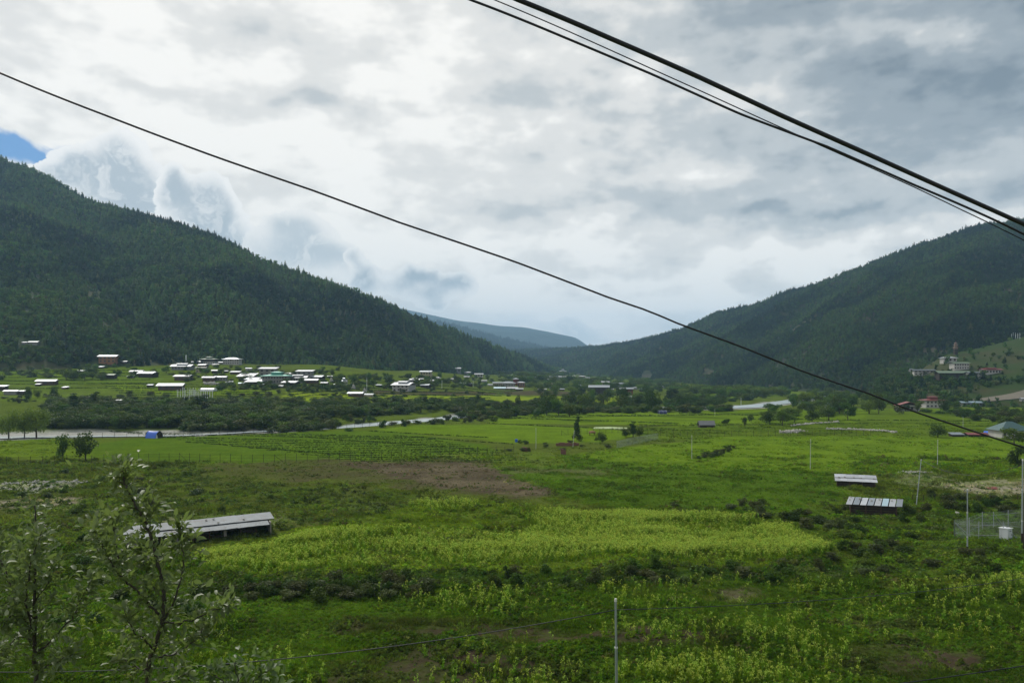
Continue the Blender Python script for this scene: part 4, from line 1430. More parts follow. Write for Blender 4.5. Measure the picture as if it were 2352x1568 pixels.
grove(18, [(1740, 942), (1930, 940), (1930, 966), (1760, 972)], ["mid", "mid", "dark"], (3.5, 5.5), (6, 9), G_R, rm, 635, gap=.45)
G_K = "trees between the red temple and the dirt road"
kn = seg([2160, 2260], ["in front of the red temple", "in front of the pale blue roofed house", "below the dirt road at the right edge"])
grove(22, [(2050, 944), (2352, 940), (2420, 940), (2420, 962), (2300, 968), (2200, 956), (2060, 952)], ["mid", "dark", "bush", "dark"], (2.6, 4.4), (4.6, 7), G_K, kn, 641, gap=.5)
grove(60, [(2060, 938), (2110, 942), (2240, 946), (2430, 940), (2430, 978), (2290, 978), (2200, 960)], ["bush", "dark", "dbush", "gbush"], (1.5, 3.0), (3.5, 6), None, None, 642, gap=.3, mass=RW)
# village trees on the left terraces
G_V = "trees scattered through the left village"
vl = seg([240, 420, 560, 720, 900], ["above the farthest left terraces", "around the ochre house and the dark sheds", "near the upper lantern roofed house", "behind the green roofed house", "right of the green roofed house",
                                     "on the slope behind the white farmhouse"])
grove(14, [(146, 862), (212, 860), (240, 872), (150, 876)], ["dark", "dark", "mid"], (4, 6.5), (6.5, 9), G_V, vl, 651)
grove(26, [(380, 842), (780, 848), (790, 884), (640, 890), (380, 872)], ["mid", "dark", "mid"], (3.0, 5.4), (4.6, 7), G_V, vl, 653, gap=.6)
grove(24, [(760, 870), (900, 868), (1140, 868), (1140, 892), (960, 892), (780, 888)], ["mid", "dark", "mid"], (3.4, 6), (5.5, 8), G_V, vl, 655)
VM = "village_shrubs"
grove(50, [(0, 848), (340, 842), (360, 868), (0, 872)], ["dark", "mid", "dbush"], (1.6, 4), (4, 7), None, None, 652, gap=.4, mass=VM)
grove(90, [(380, 842), (780, 848), (800, 884), (640, 890), (380, 876)], ["gbush", "dbush", "mid", "bush"], (1.2, 3.2), (3, 6), None, None, 658, gap=.4, mass=VM)
grove(60, [(500, 884), (800, 885), (900, 892), (780, 899), (500, 896)], ["dark", "dbush", "mid"], (1.4, 3.0), (4, 6.5), None, None, 654, gap=.4, mass=VM)
grove(90, [(760, 866), (900, 864), (1160, 866), (1160, 894), (960, 893), (780, 890)], ["gbush", "dark", "dbush", "bush"], (1.4, 3.6), (4.5, 8), None, None, 659, gap=.4, mass=VM)
grove(50, [(0, 912), (200, 906), (640, 905), (640, 922), (0, 926)], ["dbush", "dark", "bush"], (1.0, 2.4), (3.0, 5.5), None, None, 656, gap=.5, mass=VM)
grove(40, [(640, 894), (1180, 896), (1200, 910), (640, 912)], ["dbush", "dark"], (1.0, 2.6), (2.6, 5), None, None, 657, gap=.5, mass=VM)
grove(120, [(1140, 860), (1330, 858), (1460, 872), (1560, 884), (1500, 893), (1150, 886)], ["dark", "mid", "mid"], (5, 9), (11, 20), None, None, 661, gap=.25, mass="far_village_trees")

SRCK = ["dark", "mid", "willow", "tall", "bush", "gbush", "dbush"]
CR_SRC = {k: [proto("crown_source", c[0]) for c in TREE[k]] for k in SRCK}
MLAB = {"riverside_thicket": "dense dark thicket filling the far river bank behind the front trees", "riverside_scrub": "low scrub along the near bank by the central grove", "grove_undergrowth": "bushes and smaller trees filling the central grove",
        "valley_side_wood": "light green woods along the foot of the right slope", "village_shrubs": "shrubs and hedges among the fields and houses at left", "far_village_trees": "small far trees round the farthest houses"}


def masses():
    rng = np.random.default_rng(680)
    flat = [q for k in SRCK for q in CR_SRC[k]]
    for nm, L in MASS.items():
        P = np.array([tuple(q[0]) for q in L]); P[:, 2] -= .35
        S, I = [], []
        for p, h, w, kd in L:
            j = rng.integers(0, 3)
            th, tw = TREE[kd][j][2], TREE[kd][j][3]
            S.append((w / tw, w / tw, h / th * 1.15)); I.append(SRCK.index(kd) * 3 + j)
        o = scatter(nm, P, np.array(S), flat, idx=np.array(I), rng=rng)
        o["label"] = MLAB[nm]


masses()

# bushes in the near land
G_N = "rounded bushes in the dark strip behind the nearest field"
nb = seg([700, 950, 1250, 1500], ["left of the dark strip, under the mustard edge", "in the dark strip, left of its middle", "at the middle of the dark strip", "just right of the middle of the dark strip", "at the right of the dark strip"])
grove(26, [(480, 1345), (700, 1330), (1250, 1318), (1500, 1300), (1560, 1350), (1200, 1362), (700, 1378), (500, 1378)], ["bush", "gbush", "dbush"], (.9, 1.7), (1.3, 2.4), G_N, nb, 671, "bush", "bush", gap=.7)
grove(28, [(560, 1352), (960, 1345), (960, 1375), (560, 1385)], ["bush", "bush", "dbush"], (.8, 1.3), (1.5, 2.4), G_N, nb, 672, "bush", "bush", gap=.6)
grove(36, [(1900, 1215), (2360, 1270), (2420, 1330), (1980, 1330), (1500, 1350), (1500, 1310), (1900, 1300)], ["gbush", "dbush", "bush"], (.7, 1.5), (1.4, 3.0), "bushes on the hummocky ground", seg([1800, 2000, 2200], ["in the dark strip under the mustard point", "beside the mustard point", "on the hummocks right of the mustard", "in front of the wire enclosure"]), 673, "bush", "bush", gap=.6)
grove(26, [(1380, 1178), (1480, 1168), (1800, 1160), (2100, 1180), (2180, 1215), (1900, 1225), (1700, 1178)], ["bush", "dbush"], (.8, 1.5), (1.6, 3.0), "bushes behind the mustard", seg([1600, 1850], ["behind the mustard near its middle", "behind the mustard, right of its middle", "between the mustard and the open shed"]), 674, "bush", "bush", gap=.6)
grove(18, [(0, 1080), (420, 1080), (700, 1170), (640, 1180), (330, 1190), (200, 1200), (0, 1230)], ["bush", "dbush", "gbush"], (.7, 1.6), (1.4, 3.4), "bushes on the rough ground at left", seg([180, 380], ["on the rough ground by the pale gravel patch", "on the rough ground behind the saplings", "on the rough ground behind the long shed"]), 675, "bush", "bush", gap=.6)
grove(26, [(0, 1230), (240, 1230), (480, 1330), (480, 1420), (0, 1440)], ["gbush", "dbush"], (.6, 1.2), (1.2, 2.6), "bushes behind the saplings", seg([240], ["low behind the left sapling", "low behind the right sapling"]), 676, "bush", "bush", gap=.6)
grove(22, [(1597, 1052), (1650, 1034), (1686, 1022), (1690, 1028), (1660, 1046), (1600, 1058)], ["dbush", "bush"], (.6, 1.2), (1.4, 2.4), "bushes of the slanting hedge on the big meadow", seg([1630, 1660], ["at the lower end of the slanting hedge", "midway along the slanting hedge", "at the upper end of the slanting hedge"]), 677, "bush", "bush", gap=.5)
grove(18, [(2110, 1130), (2200, 1150), (2352, 1150), (2400, 1180), (2120, 1180)], ["bush", "dbush"], (.9, 1.7), (1.8, 3.2), "bushes between the bare yard and the enclosure", "between the bare yard and the wire enclosure", 678, "bush", "bush", gap=.5)
grove(14, [(1160, 1010), (1400, 1008), (1420, 1030), (1300, 1042), (1170, 1036)], ["bush", "dbush"], (.5, 1.1), (1.4, 2.6), "bushes round the low brick walls", "near the low brick walls", 679, "bush", "bush", gap=.6)
# hedge bushes on the bunds of the left field (one object: too many and too small to count)
def bunds():
    rng = np.random.default_rng(700)
    L = []
    for i in range(15):
        y0 = 988 + i * 4.4
        L.append(((250 + i * 40, y0 + 2 + i * .5, .55), (980 + i * 20, y0 + 17 - i * .3, .55)))
    L = [((a[0], a[1]), (b_[0], b_[1])) for a, b_ in L]
    L += [((850, 990), (1120, 1005)), ((900, 1000), (1180, 1020)), ((700, 1004), (1160, 1036)), ((430, 1015), (880, 1052)), ((1120, 972), (1420, 986)), ((1150, 960), (1700, 952)), ((1100, 958), (1560, 972)), ((1440, 986), (1700, 990)),
          ((1480, 978), (2000, 972)), ((1700, 962), (2352, 968)), ((1560, 950), (1800, 955)), ((1200, 955), (1500, 953))]
    for y in (882, 887, 892, 897, 902, 908, 913):
        L.append(((230 + (y - 880) * 2, y), (620, y + 3)))
    for y in (896, 902, 908, 914):
        L.append(((660, y), (1200 - (y - 896) * 4, y + 1)))
    for y in (850, 857, 864, 872, 880, 890):
        L.append(((-60, y + 4), (330 + (y - 850), y)))
    P, S = [], []
    for (xa, ya), (xb, yb) in L:
        a, b = hit(xa, ya), hit(xb, yb)
        n = int((b - a).length * 3.6)
        t = rng.random(n)
        q = np.outer(1 - t, a) + np.outer(t, b) + rng.normal(size=(n, 3)) * [.2, .2, 0]
        k = vnoise(t * 9, np.full(n, ya), 3) > .04
        q = q[k]
        P.append(q); S.append(rng.uniform(.6, 1.3, len(q)) * (q[:, 1] / 260) ** .6)
    P, S = np.concatenate(P), np.concatenate(S)
    P[:, 2] = Zg(P[:, 0], P[:, 1]) - .05
    c = np.array([.042, .07, .018]) * rng.uniform(.6, 1.3, (len(P), 1))
    o = scatter("field_margin_weeds", P, S, weeds, col=c, rng=rng)
    o["label"] = "dark weedy banks dividing the narrow fields"


bunds()

# rough clumps over the hummocks and far banks
def rough_cover():
    rng = np.random.default_rng(720)
    x, y = near_points(26000, 80, 330, 1.7, rng, .75)
    zb = zbase(x, y)
    X, Y = px_of(x, y, zb)
    inside = inpoly(X, Y, [(1880, 1150), (2700, 1130), (2700, 1335), (1900, 1335), (1900, 1260)]) | inpoly(X, Y, [(-500, 1060), (420, 1062), (520, 1105), (760, 1112), (1000, 1142), (1400, 1172), (1750, 1172), (1900, 1200), (1300, 1176), (960, 1160), (700, 1210), (400, 1290), (-500, 1440)]) | \
        inpoly(X, Y, [(450, 1330), (900, 1305), (1300, 1292), (1900, 1285), (2100, 1330), (1500, 1368), (900, 1378), (400, 1400)])
    k = inside & (fbm(x / 5, y / 5, 3, 721) > .43) & (rng.random(len(x)) < .8)
    x, y = x[k], y[k]
    n = len(x)
    s = rng.uniform(1.0, 2.6, n)
    t = fbm(x / 9, y / 9, 3, 722)[:, None]
    col = (np.array([.052, .10, .018]) * (1 - t) + np.array([.095, .115, .04]) * t) * rng.uniform(.6, 1.4, (n, 1))
    o = scatter("weeds", np.stack([x, y, Zg(x, y) - .05], 1), np.stack([s, s, s * .8], 1), weeds, col=col, rng=rng)
    o["label"] = "taller weeds on the rough hummocky ground"


rough_cover()
#MARK_TREES_END
# ================================================================== buildings
def roof_mesh(kind, w, d, h, rise, mk, th=.12, over=.9, key=None):
    """roof over a w x d block whose wall top is at height h; ridge runs along the width"""
    mb = MB()
    W, D = w / 2 + over, d / 2 + over
    if kind in ("gable", "lantern", "jam"):
        e = h - rise * over / (d / 2) * .5
        mb.slab((-W, -D, e), (W, -D, e), (W, 0, h + rise), (-W, 0, h + rise), th)
        mb.slab((-W, .003, h + rise), (W, .003, h + rise), (W, D, e), (-W, D, e), th)
        if kind == "jam":       # a second, smaller gable raised on the ridge
            w2, d2, z2 = W * .52, D * .5, h + rise + .25
            mb.slab((-w2, -d2, z2), (w2, -d2, z2), (w2, 0, z2 + rise * .45), (-w2, 0, z2 + rise * .45), th)
            mb.slab((-w2, .003, z2 + rise * .45), (w2, .003, z2 + rise * .45), (w2, d2, z2), (-w2, d2, z2), th)
            mb.box(-w2 * .9, w2 * .9, -d2 * .7, d2 * .7, h + rise * .5, z2)
    elif kind == "gable_front":   # ridge runs towards the viewer
        e = h - .25
        mb.slab((-W, -D, e), (0, -D, h + rise), (0, D, h + rise), (-W, D, e), th)
        mb.slab((.003, -D, h + rise), (W, -D, e), (W, D, e), (.003, D, h + rise), th)
    elif kind == "shed":
        mb.slab((-W, -D, h - .1), (W, -D, h - .1), (W, D, h + rise), (-W, D, h + rise), th)
    elif kind in ("hip", "pagoda"):
        r = max(W - D, W * .15)
        e = h - .2
        z = h + rise
        mb.slab((-W, -D, e), (W, -D, e), (r, 0, z), (-r, 0, z), th)
        mb.slab((W, D, e), (-W, D, e), (-r, 0, z), (r, 0, z), th)
        V = [(W, -D, e), (W, D, e), (r, 0, z), (-W, D, e), (-W, -D, e), (-r, 0, z)]
        mb.add(V, [(0, 1, 2), (3, 4, 5)])
        if kind == "pagoda":
            w2, d2, z2 = W * .42, D * .42, h + rise + .9
            mb.box(-w2 * .8, w2 * .8, -d2 * .8, d2 * .8, h + rise * .4, z2)
            r2 = w2 * .3
            mb.slab((-w2, -d2, z2), (w2, -d2, z2), (r2, 0, z2 + rise * .6), (-r2, 0, z2 + rise * .6), th)
            mb.slab((w2, d2, z2), (-w2, d2, z2), (-r2, 0, z2 + rise * .6), (r2, 0, z2 + rise * .6), th)
            mb.add([(w2, -d2, z2), (w2, d2, z2), (r2, 0, z2 + rise * .6), (-w2, d2, z2), (-w2, -d2, z2), (-r2, 0, z2 + rise * .6)], [(0, 1, 2), (3, 4, 5)])
    return mb


def house(name, cat, X, Yb, wpx, hpx, roof, rmat, wall, label, yaw=0, depth=.62, nwin=0, storeys=1, upper=None, rise=.155, rpx=None, group=None, d=None, over=None, win="window", door=False, base=None, loc=None):
    """X, Yb: where its foot is seen; wpx, hpx: width and wall height as seen"""
    p = loc or on(X, Yb)
    s = p.y / F
    w, h = wpx * s, hpx * s
    dp = max(2.2, w * depth)
    o = empty(name, p, math.radians(yaw))
    wb = MB()
    lo_h = h
    if upper:
        lo_h = h * .52
        wb.box(-w / 2, w / 2, -dp / 2, dp / 2, -1.5, lo_h)
        ub = MB().box(-w / 2 - .18, w / 2 + .18, -dp / 2 - .18, dp / 2 + .18, lo_h, h)
        uo = ub.build("upper_storey", M[upper], o)
    else:
        wb.box(-w / 2, w / 2, -dp / 2, dp / 2, -1.5, h)
    # gable triangles closed in dark boards, set back under the roof
    rs = rise * dp
    if roof in ("gable", "lantern", "jam"):
        wb.cur = 1
        for sx in (-1, 1):
            x = sx * (w / 2 - .15)
            wb.add([(x, -dp / 2, h), (x, dp / 2, h), (x, 0, h + rs * .93)], [(0, 1, 2) if sx > 0 else (0, 2, 1)])
    elif roof == "gable_front":
        rs = rise * w
        wb.cur = 1
        wb.add([(-w / 2, -dp / 2 + .1, h), (w / 2, -dp / 2 + .1, h), (0, -dp / 2 + .1, h + rs * .93)], [(0, 1, 2)])
    elif roof == "shed":
        rs = rise * dp
        wb.cur = 0
        wb.add([(w / 2, -dp / 2, h), (w / 2, dp / 2, h), (w / 2, dp / 2, h + rs), (-w / 2, -dp / 2, h), (-w / 2, dp / 2, h), (-w / 2, dp / 2, h + rs)], [(0, 1, 2), (3, 5, 4)])
        wb.add([(-w / 2, dp / 2, h), (w / 2, dp / 2, h), (w / 2, dp / 2, h + rs), (-w / 2, dp / 2, h + rs)], [(0, 3, 2, 1)])
    wb.build("wall", [M[wall], M["dark"]], o)
    ov = over if over is not None else min(1.3, w * .09)
    roof_mesh(roof, w, dp, h + (.25 if upper or storeys > 1 else .1), rs, rmat, th=.14 if w > 6 else .08, over=ov).build("roof", M[rmat], o)
    wm = {}
    if nwin:
        sh = h / storeys
        for st in range(storeys):
            hh = sh * .5
            zc = st * sh + sh * .52
            for i in range(nwin):
                ww = w / nwin * .46
                xc = -w / 2 + w * (i + .5) / nwin
                yy = -dp / 2 - (.18 if upper and zc > lo_h else 0)
                fm = MB().box(xc - ww / 2, xc + ww / 2, yy - .06, yy - .0, zc - hh / 2, zc + hh / 2).build(win, M["lattice" if wall in ("white", "cream") and w > 9 else "window"], o)
                if wpx >= 30 and w > 9:
                    MB().box(xc - ww * .36, xc + ww * .36, yy - .09, yy - .062, zc - hh * .36, zc + hh * .36).build("pane", M["window"], fm)
    if door:
        MB().box(-w * .05, w * .05, -dp / 2 - .08, -dp / 2, 0, min(2.1, h * .6)).build("door", M["dark"], o)
    tag(o, label, cat, group)
    return o


H = house
B = {}
# ---- left slope and terraces
H("shed", "shed", 57, 790, 10, 4, "shed", "r_white", "grey", "small white roof among the pines of the left slope, left of a longer one")
H("shed", "shed", 79, 790, 20, 4.5, "gable", "r_white", "grey", "longer white roof among the pines of the left slope")
H("house", "house", 250, 833, 36, 14, "gable", "r_white", "orange", "ochre two storey house with a white roof, highest on the left terraces", nwin=4, storeys=2, yaw=6)
H("shed", "shed", 285, 835, 13, 5, "shed", "r_white", "dark", "tiny dark shed right of the ochre house")
H("shed", "shed", 186, 856, 20, 4, "shed", "r_grey", "grey", "low pale roof line behind the dark tree clump on the left")
H("house", "house", 255, 869, 22, 8, "gable", "r_dgreen", "dark", "dark shed with a dull green roof behind trees on the left", yaw=-8)
H("house", "house", 315, 860, 26, 7, "gable", "r_white", "brown", "brown house with a white roof just behind the dark timber barn", nwin=3)
H("barn", "barn", 341, 866, 36, 9, "gable", "r_grey", "dark", "dark timber barn with a pale tilted roof", yaw=-14)
H("shed", "shed", 300, 868, 13, 4, "shed", "r_white", "grey", "low pale shed left of the dark timber barn")
H("house", "house", 109, 883, 38, 8, "gable", "r_white", "brown", "long house with a white roof alone on the far left terrace", yaw=10, nwin=3)
H("shed", "shed", 88, 886, 10, 4, "shed", "r_white", "dark", "small lean-to at the left end of the lone long house")
H("shed", "shed", 3, 896, 24, 9, "shed", "r_grey", "dark", "dark shed cut by the left edge of the view")
H("shed", "shed", 27, 906, 27, 8, "gable", "r_white", "grey", "grey walled shed with a white roof near the left edge", yaw=8)
H("shed", "shed", 51, 906, 13, 8, "shed", "r_grey", "dark", "small dark shed between the grey shed and a tree")
for X, w in ((272, 13), (292, 12), (318, 15)):
    H("shelter", "shelter", X, 924, w, 5, "shed", "plastic", "grey", {272: "left of three small white shelters on the terrace edge", 292: "middle and smallest of three white shelters on the terrace edge", 318: "right and whitest of three small shelters on the terrace edge"}[X], rise=.12, over=.15)
# ---- upper left village
H("temple", "temple", 481, 836, 32, 11, "pagoda", "r_dgreen", "white", "two storey temple with a small raised lantern roof, top of the left village", nwin=6, storeys=2, upper="dark", rise=.1)
H("house", "house", 534, 837, 36, 12, "hip", "r_grey", "white", "big white house with a pale green grey hip roof, right end of the top row", nwin=7, storeys=2)
H("shed", "shed", 455, 835, 24, 4, "shed", "r_white", "brown", "flat white roof left of the lantern roofed temple")
H("shed", "shed", 508, 836, 13, 4, "shed", "r_white", "grey", "small white roof between the temple and the big hip roofed house")
H("shed", "shed", 495, 840, 13, 3, "shed", "r_white", "cream", "tiny cream roof in front of the lantern roofed temple")
H("shed", "shed", 467, 842, 20, 4, "gable", "r_white", "brown", "tilted white roof below the temple on its left", yaw=-18)
H("house", "house", 420, 849, 42, 8, "jam", "r_white", "grey", "wide low house with a stepped white roof, left part of the village", nwin=6)
H("house", "house", 463, 855, 22, 10, "gable", "r_old", "cream", "pale half hidden house among trees right of the stepped roof", nwin=3, storeys=2)
H("shed", "shed", 498, 857, 19, 6, "gable", "r_white", "dark", "dark shed with a white roof above the pair of joined houses")
H("shed", "shed", 519, 856, 9, 4, "shed", "r_grey", "dark", "little shed just right of the dark one above the joined houses")
H("shed", "shed", 541, 859, 20, 5, "shed", "r_white", "brown", "white roofed brown shed behind the blazing white roofs")
H("shed", "shed", 572, 852, 13, 6, "gable", "r_white", "grey", "grey shed near the tree clump above the white roofs")
H("house", "house", 422, 873, 34, 9, "gable", "r_white", "brown", "brown house with a neat white roof above the wavy roofed one", nwin=4, yaw=-4)
H("house", "house", 481, 875, 26, 8, "gable", "r_white", "brown", "left of two joined houses, with brown walls", nwin=3)
H("house", "house", 508, 874, 25, 8, "gable", "r_white", "grey", "right of two joined houses, with pale grey walls", nwin=4)
H("shed", "shed", 568, 868, 36, 4, "shed", "r_white", "dark", "open shed with the largest blazing white roof", rise=.32, yaw=-8)
H("shed", "shed", 580, 875, 28, 4, "shed", "r_grey", "dark", "middle white roof of three stacked below each other", rise=.25, yaw=-8)
H("shed", "shed", 598, 878, 20, 4, "shed", "r_grey", "dark", "small grey roof tucked left of the green roofed building", yaw=-14)
H("shed", "shed", 588, 881, 38, 4.5, "shed", "r_white", "dark", "lowest and longest of three stacked white roofs", rise=.25, yaw=-6)
H("house", "house", 617, 864, 36, 17, "shed", "r_white", "grey", "tall grey house with a flat white roof behind the green roof", nwin=3, storeys=2, rise=.14)
H("house", "house", 701, 868, 34, 15, "shed", "r_white", "grey", "tall grey house with a flat white roof right of the green roof", nwin=3, storeys=2, rise=.14)
H("school", "school", 637, 880, 58, 17, "pagoda", "r_green", "grey", "large building with a bright green two tiered roof", nwin=9, storeys=2, rise=.10, yaw=-3)
H("shed", "shed", 662, 863, 22, 5, "shed", "r_white", "grey", "long white roof peeping over the right of the green roof")
H("house", "house", 685, 878, 40, 11, "jam", "r_white", "white", "white house with a stepped white roof right of the green roof", nwin=7, storeys=1)
H("shed", "shed", 669, 885, 34, 7, "gable", "r_white", "dark", "dark open shed with a tilted white roof in front of the green roofed building", yaw=-20)
H("house", "house", 714, 880, 32, 7, "gable", "r_white", "brown", "low house with a white roof at the right end of the left village", nwin=4)
H("house", "house", 730, 871, 28, 6, "gable", "r_grey", "dark", "dark house with a grey tilted roof at the far right of the left village", yaw=-18)
H("house", "house", 790, 882, 14, 8, "pagoda", "r_grey", "white", "small square white house with two roof tiers between village and stupas", depth=1)
H("house", "house", 394, 894, 50, 9, "gable", "r_white", "brown", "long brown farmhouse with a wavy white roof behind the prayer flags", yaw=8, nwin=4)
H("shed", "shed", 371, 893, 11, 5, "shed", "r_white", "dark", "small lean-to at the left end of the wavy roofed farmhouse")
H("farmhouse", "house", 928, 898, 42, 14, "jam", "r_white", "white", "white farmhouse with dark timber windows and red eaves, alone by the terrace", yaw=-22, nwin=4, storeys=2, upper="white", rise=.17, depth=.75, door=True)
H("farmhouse", "house", 818, 911, 32, 8, "gable", "r_grey", "brown", "low brown house with a pale roof in front of the stupas", nwin=3, yaw=-6)
H("shed", "shed", 846, 911, 20, 5, "shed", "r_white", "cream", "cream lean-to at the right of the low brown house", yaw=-6)
# ---- slope right of the white farmhouse
H("house", "house", 979, 868, 25, 14, "gable", "r_grey", "cream", "tall pale house above the white farmhouse", nwin=4, storeys=2, yaw=-6)
H("house", "house", 953, 877, 22, 5, "jam", "r_white", "dark", "dark house with a stepped bright roof behind the white farmhouse", yaw=-10)
H("shed", "shed", 968, 874, 9, 4, "shed", "r_white", "dark", "tiny shed at the foot of the tall pale house")
H("house", "house", 1003, 872, 16, 5, "hip", "r_white", "grey", "little house with a pointed white roof right of the tall pale house")
H("shed", "shed", 995, 878, 18, 4, "shed", "r_white", "grey", "long flat white roof below the pointed roof")
H("shed", "shed", 978, 890, 20, 6, "gable", "r_grey", "dark", "small dark house with a sloping grey roof just right of the white farmhouse", yaw=-24)
H("house", "house", 1046, 855, 22, 9, "gable", "r_white", "grey", "highest house on the wooded shoulder in the middle", yaw=12, nwin=3)
H("house", "house", 1074, 860, 14, 5, "gable", "r_white", "grey", "small house below the highest one on the wooded shoulder", yaw=-15)
H("shed", "shed", 1072, 868, 12, 3, "shed", "r_white", "cream", "narrow white roof under the small house on the shoulder")
H("house", "house", 1100, 866, 18, 7, "gable", "r_white", "white", "white house with dark windows right of the shoulder trees", nwin=3)
H("house", "house", 1075, 886, 17, 5, "gable", "r_grey", "dark", "dark grey roofed house among bushes on the flat", yaw=-20)
# ---- the far school and centre
H("house", "house", 1143, 888, 20, 9, "gable", "r_grey", "cream", "left wing of the far school, with a pale grey roof", nwin=5)
H("school", "school", 1167, 889, 32, 10, "hip", "r_grey", "white", "main hall of the far school, wide pale hip roof and many windows", nwin=9)
H("tower", "tower", 1185, 884, 13, 14, "hip", "r_grey", "redwall", "dark red tower block rising behind the far school", depth=1)
H("house", "house", 1197, 889, 17, 11, "hip", "r_white", "orange", "right wing of the far school, ochre gable under a white roof", nwin=3)
H("shed", "shed", 1148, 894, 24, 3, "shed", "r_blue", "grey", "left of three long low roofs in front of the far school", rise=.15)
H("shed", "shed", 1175, 894.5, 26, 3, "shed", "r_white", "brown", "middle of three long low roofs in front of the far school", rise=.15)
H("shed", "shed", 1193, 896, 16, 3, "shed", "r_white", "brown", "right of three long low roofs in front of the far school", rise=.15)
H("house", "house", 1170, 867, 12, 4, "gable", "r_white", "grey", "lone small house above the far school")
H("shed", "shed", 1230, 869, 6, 3, "shed", "r_white", "grey", "single white speck of a shed in the far meadow")
H("shed", "shed", 1244, 860, 12, 3, "shed", "r_white", "grey", "white roof at the wood edge near the valley end")
H("temple", "temple", 1293, 860, 15, 8, "pagoda", "r_grey", "white", "far temple with a lantern roof on the skyline of the valley floor", depth=1, nwin=3)
H("house", "house", 1279, 870, 40, 5, "gable", "r_white", "grey", "very long white roofed block far down the valley", depth=.25)
H("house", "house", 1276, 876, 34, 5, "gable", "r_white", "grey", "long white roofed block in front of the longest one", depth=.25)
H("shed", "shed", 1306, 871, 14, 4, "gable", "r_white", "grey", "short white roof at the right end of the longest block")
H("shed", "shed", 1213, 886, 9, 3, "shed", "r_white", "grey", "little white roof right of the far school")
H("shed", "shed", 1245, 899, 18, 5, "gable", "r_white", "grey", "white roofed shed at the left corner of the central grove")
H("house", "house", 1256, 889, 22, 7, "shed", "r_brown", "brick", "roofless looking brown house left of the central grove", nwin=3)
H("house", "house", 1337, 873, 14, 9, "hip", "r_white", "grey", "tall narrow far house with a stepped white roof")
H("shed", "shed", 1323, 876, 15, 3, "shed", "r_white", "grey", "white roof left of the tall narrow far house")
H("shed", "shed", 1361, 876, 18, 3, "gable", "r_white", "grey", "white roof right of the tall narrow far house")
H("house", "house", 1333, 894, 24, 7, "jam", "r_grey", "grey", "grey house with a stepped roof left of the big dark farmhouse", yaw=-12)
H("farmhouse", "house", 1376, 906, 42, 17, "gable", "r_grey", "dark", "big dark farmhouse with a wide pale grey roof in the central grove", yaw=-8, nwin=4, storeys=2, rise=.16)
H("house", "house", 1391, 886, 16, 9, "gable", "r_white", "cream", "yellowish house with a white roof behind the big dark farmhouse", yaw=-14, nwin=2)
H("house", "house", 1423, 888, 24, 7, "gable", "r_grey", "grey", "grey roofed house behind the second dark farmhouse", nwin=3)
H("farmhouse", "house", 1438, 907, 28, 14, "gable", "r_grey", "redwall", "second dark farmhouse, dark red walls with pale windows", nwin=3, storeys=2)
H("house", "house", 1458, 895, 12, 5, "gable", "r_white", "grey", "small white roof right of the second dark farmhouse")
H("house", "house", 1477, 899, 16, 5, "jam", "r_white", "dark", "white stepped roof standing alone over the grove at its right")
H("house", "house", 1521, 890, 10, 3, "gable", "r_white", "grey", "far white roof left of the trees under the right slope")
H("shed", "shed", 1543, 927, 18, 3, "shed", "r_white", "grey", "long low white roof between grove and far fields", rise=.1)
H("shed", "shed", 1583, 889, 12, 4, "gable", "r_grey", "dark", "dark roof just showing over trees at the foot of the right slope")
H("house", "house", 1624, 895, 10, 6, "gable", "r_grey", "white", "tiny white walled house at the foot of the right slope")
H("shed", "shed", 1561, 944, 18, 2.5, "shed", "r_white", "grey", "thin white roof lying low on the far fields", rise=.08)
H("shed", "shed", 1168, 955, 12, 5, "gable", "r_white", "dark", "little dark shed with a white roof on the river bank")
H("hut", "hut", 1622, 981, 34, 6, "gable", "thatch", "dark", "grey thatched hut alone in the fields right of centre", rise=.42, over=.3)
H("house", "house", 1914, 938, 36, 9, "gable", "r_blue", "grey", "dark house with a white striped roof behind the grove", nwin=4, yaw=-12, rise=.24)
# ---- small outbuildings among the rest
H("hut", "hut", 645, 890, 10, 4, "shed", "r_white", "grey", "little lean-to in front of the green roofed building", yaw=0)
H("hut", "hut", 602, 886, 12, 3, "shed", "r_grey", "dark", "low grey lean-to under the longest stacked white roof", yaw=-1)
H("shed", "shed", 556, 884, 14, 4, "gable", "r_blue", "grey", "pale blue roofed hut left of the stacked white roofs", yaw=7)
H("shed", "shed", 527, 880, 14, 3, "shed", "r_grey", "cream", "cream sided hut below the joined houses", yaw=14)
H("shed", "shed", 746, 884, 16, 5, "gable", "r_white", "brown", "brown hut right of the tilted grey roof at the village end", yaw=-13)
H("hut", "hut", 774, 887, 12, 4, "gable", "r_grey", "grey", "grey hut below the little stupa", yaw=3)
H("hut", "hut", 870, 888, 12, 4, "shed", "r_grey", "dark", "dark hut on the terrace between the stupas and the white farmhouse", yaw=-15)
H("hut", "hut", 1035, 874, 12, 4, "gable", "r_white", "grey", "white roofed hut under the wooded shoulder", yaw=0)
H("hut", "hut", 1060, 882, 10, 3, "shed", "r_grey", "dark", "dark lean-to left of the grey roofed house in the bushes", yaw=-5)
H("hut", "hut", 1112, 878, 12, 4, "gable", "r_white", "grey", "small house midway between the shoulder and the far school", yaw=-1)
H("hut", "hut", 1126, 886, 10, 3, "shed", "r_white", "grey", "tiny roof just left of the far school", yaw=7)
H("hut", "hut", 1225, 876, 10, 4, "gable", "r_grey", "grey", "grey roof above the little white roof right of the school", yaw=10)
H("hut", "hut", 1262, 868, 10, 3, "gable", "r_white", "grey", "white roof just left of the longest far block", yaw=-1)
H("hut", "hut", 1300, 880, 12, 3.5, "gable", "r_grey", "grey", "grey roof below the long far blocks", yaw=-5)
